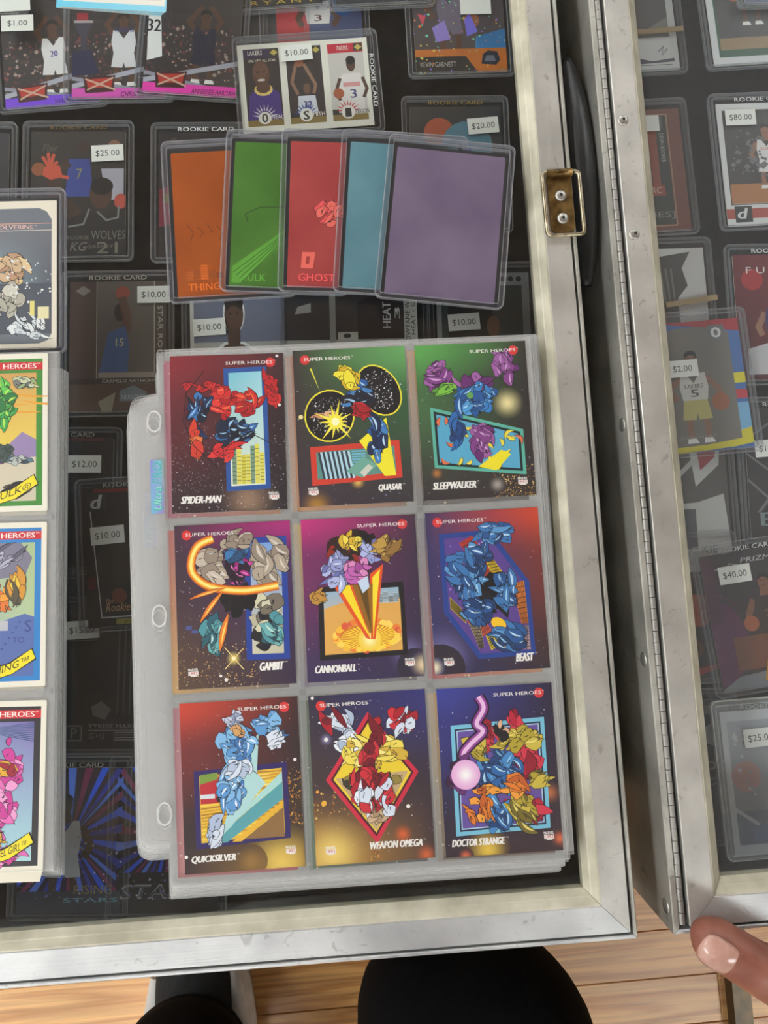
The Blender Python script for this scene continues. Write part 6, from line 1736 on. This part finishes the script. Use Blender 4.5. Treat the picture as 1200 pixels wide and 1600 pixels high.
# ------------------------------------------------------------------ the person at the near edge (black clothes, right hand on the case)
_b = bmesh.new(); bmesh.ops.create_icosphere(_b, subdivisions=3, radius=1.0)
SPH = [v.co.copy() for v in _b.verts]; _b.free()


def blob_mesh(caps, voxel, smooth=6):
    """tapered limbs fused into one continuous skin"""
    bm = bmesh.new()
    for c in caps:
        p0, r0, p1, r1 = c[:4]
        sq = c[4] if len(c) > 4 else None
        vs = []
        for p, r_ in ((p0, r0), (p1, r1)):
            for q in SPH:
                w_ = Vector((q.x * r_ * (sq[0] if sq else 1), q.y * r_ * (sq[1] if sq else 1), q.z * r_ * (sq[2] if sq else 1)))
                vs.append(bm.verts.new(w_ + Vector(p)))
        bmesh.ops.convex_hull(bm, input=vs)
    me = bpy.data.meshes.new('blob')
    bm.to_mesh(me); bm.free()
    ob = bpy.data.objects.new('blob', me)
    COL.objects.link(ob)
    m1 = ob.modifiers.new('r', 'REMESH'); m1.mode = 'VOXEL'; m1.voxel_size = voxel
    m2 = ob.modifiers.new('s', 'SMOOTH'); m2.iterations = smooth; m2.factor = 0.5
    dg = bpy.context.evaluated_depsgraph_get()
    out = bpy.data.meshes.new_from_object(ob.evaluated_get(dg))
    bpy.data.objects.remove(ob)
    for p in out.polygons:
        p.use_smooth = True
    return out


pe = empty('person', (0, 0, 0), label='person in black clothes at the near edge, thumb resting on the right case', cat='person')
kn = P(744, 1652, 0.355)
hem = P(281, 1676, 0.11)
# trousers
caps = [((-0.09, -0.80, 0.44), 0.12, (0.09, -0.80, 0.44), 0.12),
        ((0.10, -0.78, 0.44), 0.105, tuple(kn), 0.083), ((0.10, -0.78, 0.45), 0.095, tuple(kn + Vector((-0.012, -0.03, -0.03))), 0.075),
        (tuple(P(672, 1572, 0.355)), 0.050, tuple(kn + Vector((-0.02, -0.10, 0.0))), 0.06),
        (tuple(kn), 0.078, (kn.x + 0.01, kn.y - 0.06, 0.12), 0.066),
        ((-0.10, -0.78, 0.44), 0.105, (-0.19, -0.62, 0.43), 0.085), ((-0.19, -0.62, 0.43), 0.085, (hem.x, hem.y - 0.01, 0.10), 0.070),
        ((hem.x + 0.005, hem.y + 0.004, 0.13), 0.068, (hem.x, hem.y - 0.03, 0.06), 0.058)]
mesh_obj('trousers', blob_mesh(caps, 0.007), M['cloth'], pe)
# sweater
caps = [((0, -0.82, 0.50), 0.14, (0, -0.74, 0.95), 0.145), ((-0.13, -0.75, 0.98), 0.085, (0.13, -0.75, 0.98), 0.085),
        ((0.18, -0.75, 0.99), 0.07, (0.40, -0.62, 0.74), 0.056), ((0.40, -0.62, 0.74), 0.056, (0.335, -0.375, 0.535), 0.042),
        ((-0.18, -0.75, 0.99), 0.07, (-0.30, -0.66, 0.72), 0.056), ((-0.30, -0.66, 0.72), 0.056, (-0.21, -0.56, 0.575), 0.042)]
mesh_obj('sweater', blob_mesh(caps, 0.008), M['sweater'], pe)
# body: head, neck, forearm and the right hand in one skin
tz = FT + 0.0135
tip = P(1120, 1473, tz); ip = P(1176, 1508, tz + 0.004); mcp = P(1268, 1556, tz - 0.002)
wr = Vector((0.325, -0.345, 0.505))
pal = Vector((0.262, -0.262, 0.438))
caps = [(tuple(tip), 0.0126, tuple(ip), 0.0130), (tuple(tip + Vector((-0.003, 0.003, -0.001))), 0.0098, tuple(tip), 0.0126), (tuple(ip), 0.0130, tuple(mcp), 0.0165), (tuple(mcp), 0.0165, tuple(wr), 0.026),
        (tuple(wr), 0.027, (0.375, -0.47, 0.60), 0.036), (tuple(wr), 0.026, tuple(pal), 0.022), (tuple(mcp), 0.014, tuple(pal), 0.02)]
# four fingers close against the front wall of the case
for i, (dx, ln) in enumerate(((-0.020, 0.90), (0.002, 1.0), (0.024, 0.95), (0.044, 0.8))):
    b0 = pal + Vector((dx * 0.8 + 0.004, 0.012, -0.006 - 0.003 * i))
    k1 = b0 + Vector((0.000, 0.026 * ln, -0.030 * ln))
    k1.y = min(k1.y, RY0 - 0.020)
    k2 = k1 + Vector((-0.002, 0.008, -0.026 * ln)); k2.y = min(k2.y, RY0 - 0.012)
    k3 = k2 + Vector((-0.002, 0.001, -0.020 * ln)); k3.y = min(k3.y, RY0 - 0.0105)
    caps += [(tuple(b0), 0.0105, tuple(k1), 0.0098), (tuple(k1), 0.0098, tuple(k2), 0.0090), (tuple(k2), 0.0090, tuple(k3), 0.0078)]
body = mesh_obj('body', blob_mesh(caps, 0.0016, 5), M['skin'], pe)
body['label'] = 'bare right hand with the thumb on the frame'
# thumb nail, a curved plate on the back of the tip
ax = (tip - ip).normalized(); sd = Vector((0, 0, 1)).cross(ax).normalized()
upn = (Vector((0, 0, 1)) + sd * 0.28 + ax * 0.22).normalized(); sd = upn.cross(ax).normalized(); ax = sd.cross(upn).normalized()
v, f = [], []
nu, nv = 10, 10
cen = tip + ax * 0.0012
for j in range(nv + 1):
    for i in range(nu + 1):
        s_ = (i / nu - 0.5) * 2; t_ = (j / nv - 0.5) * 2
        # rounded outline
        k = 1.0 - 0.24 * abs(t_) ** 3
        x = s_ * 0.0082 * k; y = t_ * 0.0092 * (1 - 0.16 * s_ * s_)
        z_ = 0.0118 - (x * x) / 0.021 - (y * y) / 0.034
        v.append(cen + sd * x + ax * y + upn * (z_ + 0.0012))
for j in range(nv):
    for i in range(nu):
        q = j * (nu + 1) + i
        f.append((q, q + 1, q + nu + 2, q + nu + 1))
nm_ = me_from(v, f, 'nail', None, True)
no_ = mesh_obj('thumb_nail', nm_, M['nail'], pe)
sm = no_.modifiers.new('solid', 'SOLIDIFY'); sm.thickness = 0.0012; sm.offset = -1
# head with neck and hair, bent over the table
hc = Vector((0.0, -0.62, 1.24))
caps = [((0, -0.73, 1.03), 0.058, (0, -0.66, 1.16), 0.054), (tuple(hc + Vector((0, 0.005, -0.03))), 0.072, tuple(hc + Vector((0, -0.025, 0.035))), 0.088),
        (tuple(hc + Vector((0, 0.055, -0.065))), 0.036, tuple(hc + Vector((0, 0.02, -0.03))), 0.06),
        (tuple(hc + Vector((0, 0.075, -0.005))), 0.009, tuple(hc + Vector((0, 0.092, -0.03))), 0.013),
        (tuple(hc + Vector((0.078, -0.03, -0.02))), 0.014, tuple(hc + Vector((0.082, -0.035, 0.01))), 0.017), (tuple(hc + Vector((-0.078, -0.03, -0.02))), 0.014, tuple(hc + Vector((-0.082, -0.035, 0.01))), 0.017),
        ((-0.225, -0.575, 0.585), 0.03, (-0.185, -0.50, 0.545), 0.028)]
mesh_obj('head', blob_mesh(caps[:6], 0.005, 6), M['skin'], pe)
caps2 = [((-0.215, -0.565, 0.58), 0.026, (-0.19, -0.52, 0.552), 0.024)]
for i in range(4):
    dx = -0.028 + 0.018 * i
    caps2 += [((-0.19 + dx, -0.515, 0.553), 0.0105, (-0.187 + dx, -0.470, 0.540 - 0.003 * i), 0.0095), ((-0.187 + dx, -0.470, 0.540 - 0.003 * i), 0.0095, (-0.187 + dx, -0.445, 0.520 - 0.003 * i), 0.008)]
caps2 += [((-0.168, -0.535, 0.555), 0.012, (-0.145, -0.495, 0.545), 0.0095)]
mesh_obj('left_hand', blob_mesh(caps2, 0.002, 4), M['skin'], pe)
mesh_obj('hair', blob_mesh([(tuple(hc + Vector((0, -0.035, 0.05))), 0.088, tuple(hc + Vector((0, -0.055, 0.0))), 0.085)], 0.006, 4), M['hair'], pe)
for sx in (-1, 1):
    MB().tube([tuple(hc + Vector((sx * 0.03, 0.066, 0.005))), tuple(hc + Vector((sx * 0.03, 0.071, 0.004)))], [0.012, 0.009], 12).build('eye', M['shoe_white'], pe, True)
MB().tube([tuple(hc + Vector((-0.022, 0.085, -0.062))), tuple(hc + Vector((0, 0.092, -0.063))), tuple(hc + Vector((0.022, 0.085, -0.062)))], 0.005, 8).build('mouth', plain('lips', (150, 80, 74), 0.5), pe, True)


# shoes: white rubber sole, black upper, white side flashes
def shoe(cx, cy, rz, nm):
    t = empty('shoe'); t.parent = pe; t.location = (cx, cy, 0); t.rotation_euler = (0, 0, rz)
    def outline(g):
        pts = []
        for i in range(36):
            a = 2 * math.pi * i / 36
            y = math.sin(a); x = math.cos(a)
            w = 0.054 if y > 0 else 0.042
            w *= 1.0 - 0.10 * max(0, 0.4 - abs(y - 0.1))
            pts.append((x * (w + g) * (abs(x) ** -0.18 if abs(x) > 0.02 else 1), y * (0.150 + g)))
        return pts
    o0, o1, o2 = outline(0.004), outline(0.006), outline(-0.002)
    n = len(o0)
    v = [(p[0], p[1], 0.0) for p in o0] + [(p[0], p[1], 0.014) for p in o1] + [(p[0], p[1], 0.034) for p in o2]
    f = [tuple(range(n - 1, -1, -1)), tuple(range(2 * n, 3 * n))]
    for k in (0, 1):
        f += [(k * n + i, k * n + (i + 1) % n, (k + 1) * n + (i + 1) % n, (k + 1) * n + i) for i in range(n)]
    mesh_obj('sole', me_from(v, f, 'sole', None, True), M['shoe_white'], t)
    caps = [((0, 0.095, 0.040), 0.044, (0, 0.03, 0.055), 0.046, (1, 1, 0.75)), ((0, 0.03, 0.055), 0.046, (0, -0.09, 0.075), 0.042, (1, 1, 1.0)), ((0, -0.08, 0.06), 0.040, (0, -0.10, 0.04), 0.040)]
    mesh_obj('upper', blob_mesh(caps, 0.0035, 4), M['shoe_black'], t)
    for sx in (-1, 1):
        b = MB()
        path = [(sx * 0.040, 0.105, 0.043), (sx * 0.0455, 0.06, 0.050), (sx * 0.0465, 0.02, 0.050), (sx * 0.044, -0.03, 0.050)]
        b.tube(path, [0.008, 0.012, 0.013, 0.008], 10)
        b.build('side_flash', M['shoe_white'], t, True)
    for k in range(4):
        MB().tube([(-0.022, 0.05 - 0.02 * k, 0.095 + 0.004 * k), (0, 0.053 - 0.02 * k, 0.101 + 0.005 * k), (0.022, 0.05 - 0.02 * k, 0.095 + 0.004 * k)], 0.003, 8).build('lace', M['shoe_black'], t, True)
    return t


s1 = P(318, 1560, 0.02)
shoe(s1.x, s1.y - 0.065, R(1.5), 'left')
shoe(kn.x + 0.02, kn.y - 0.07, R(-6), 'right')
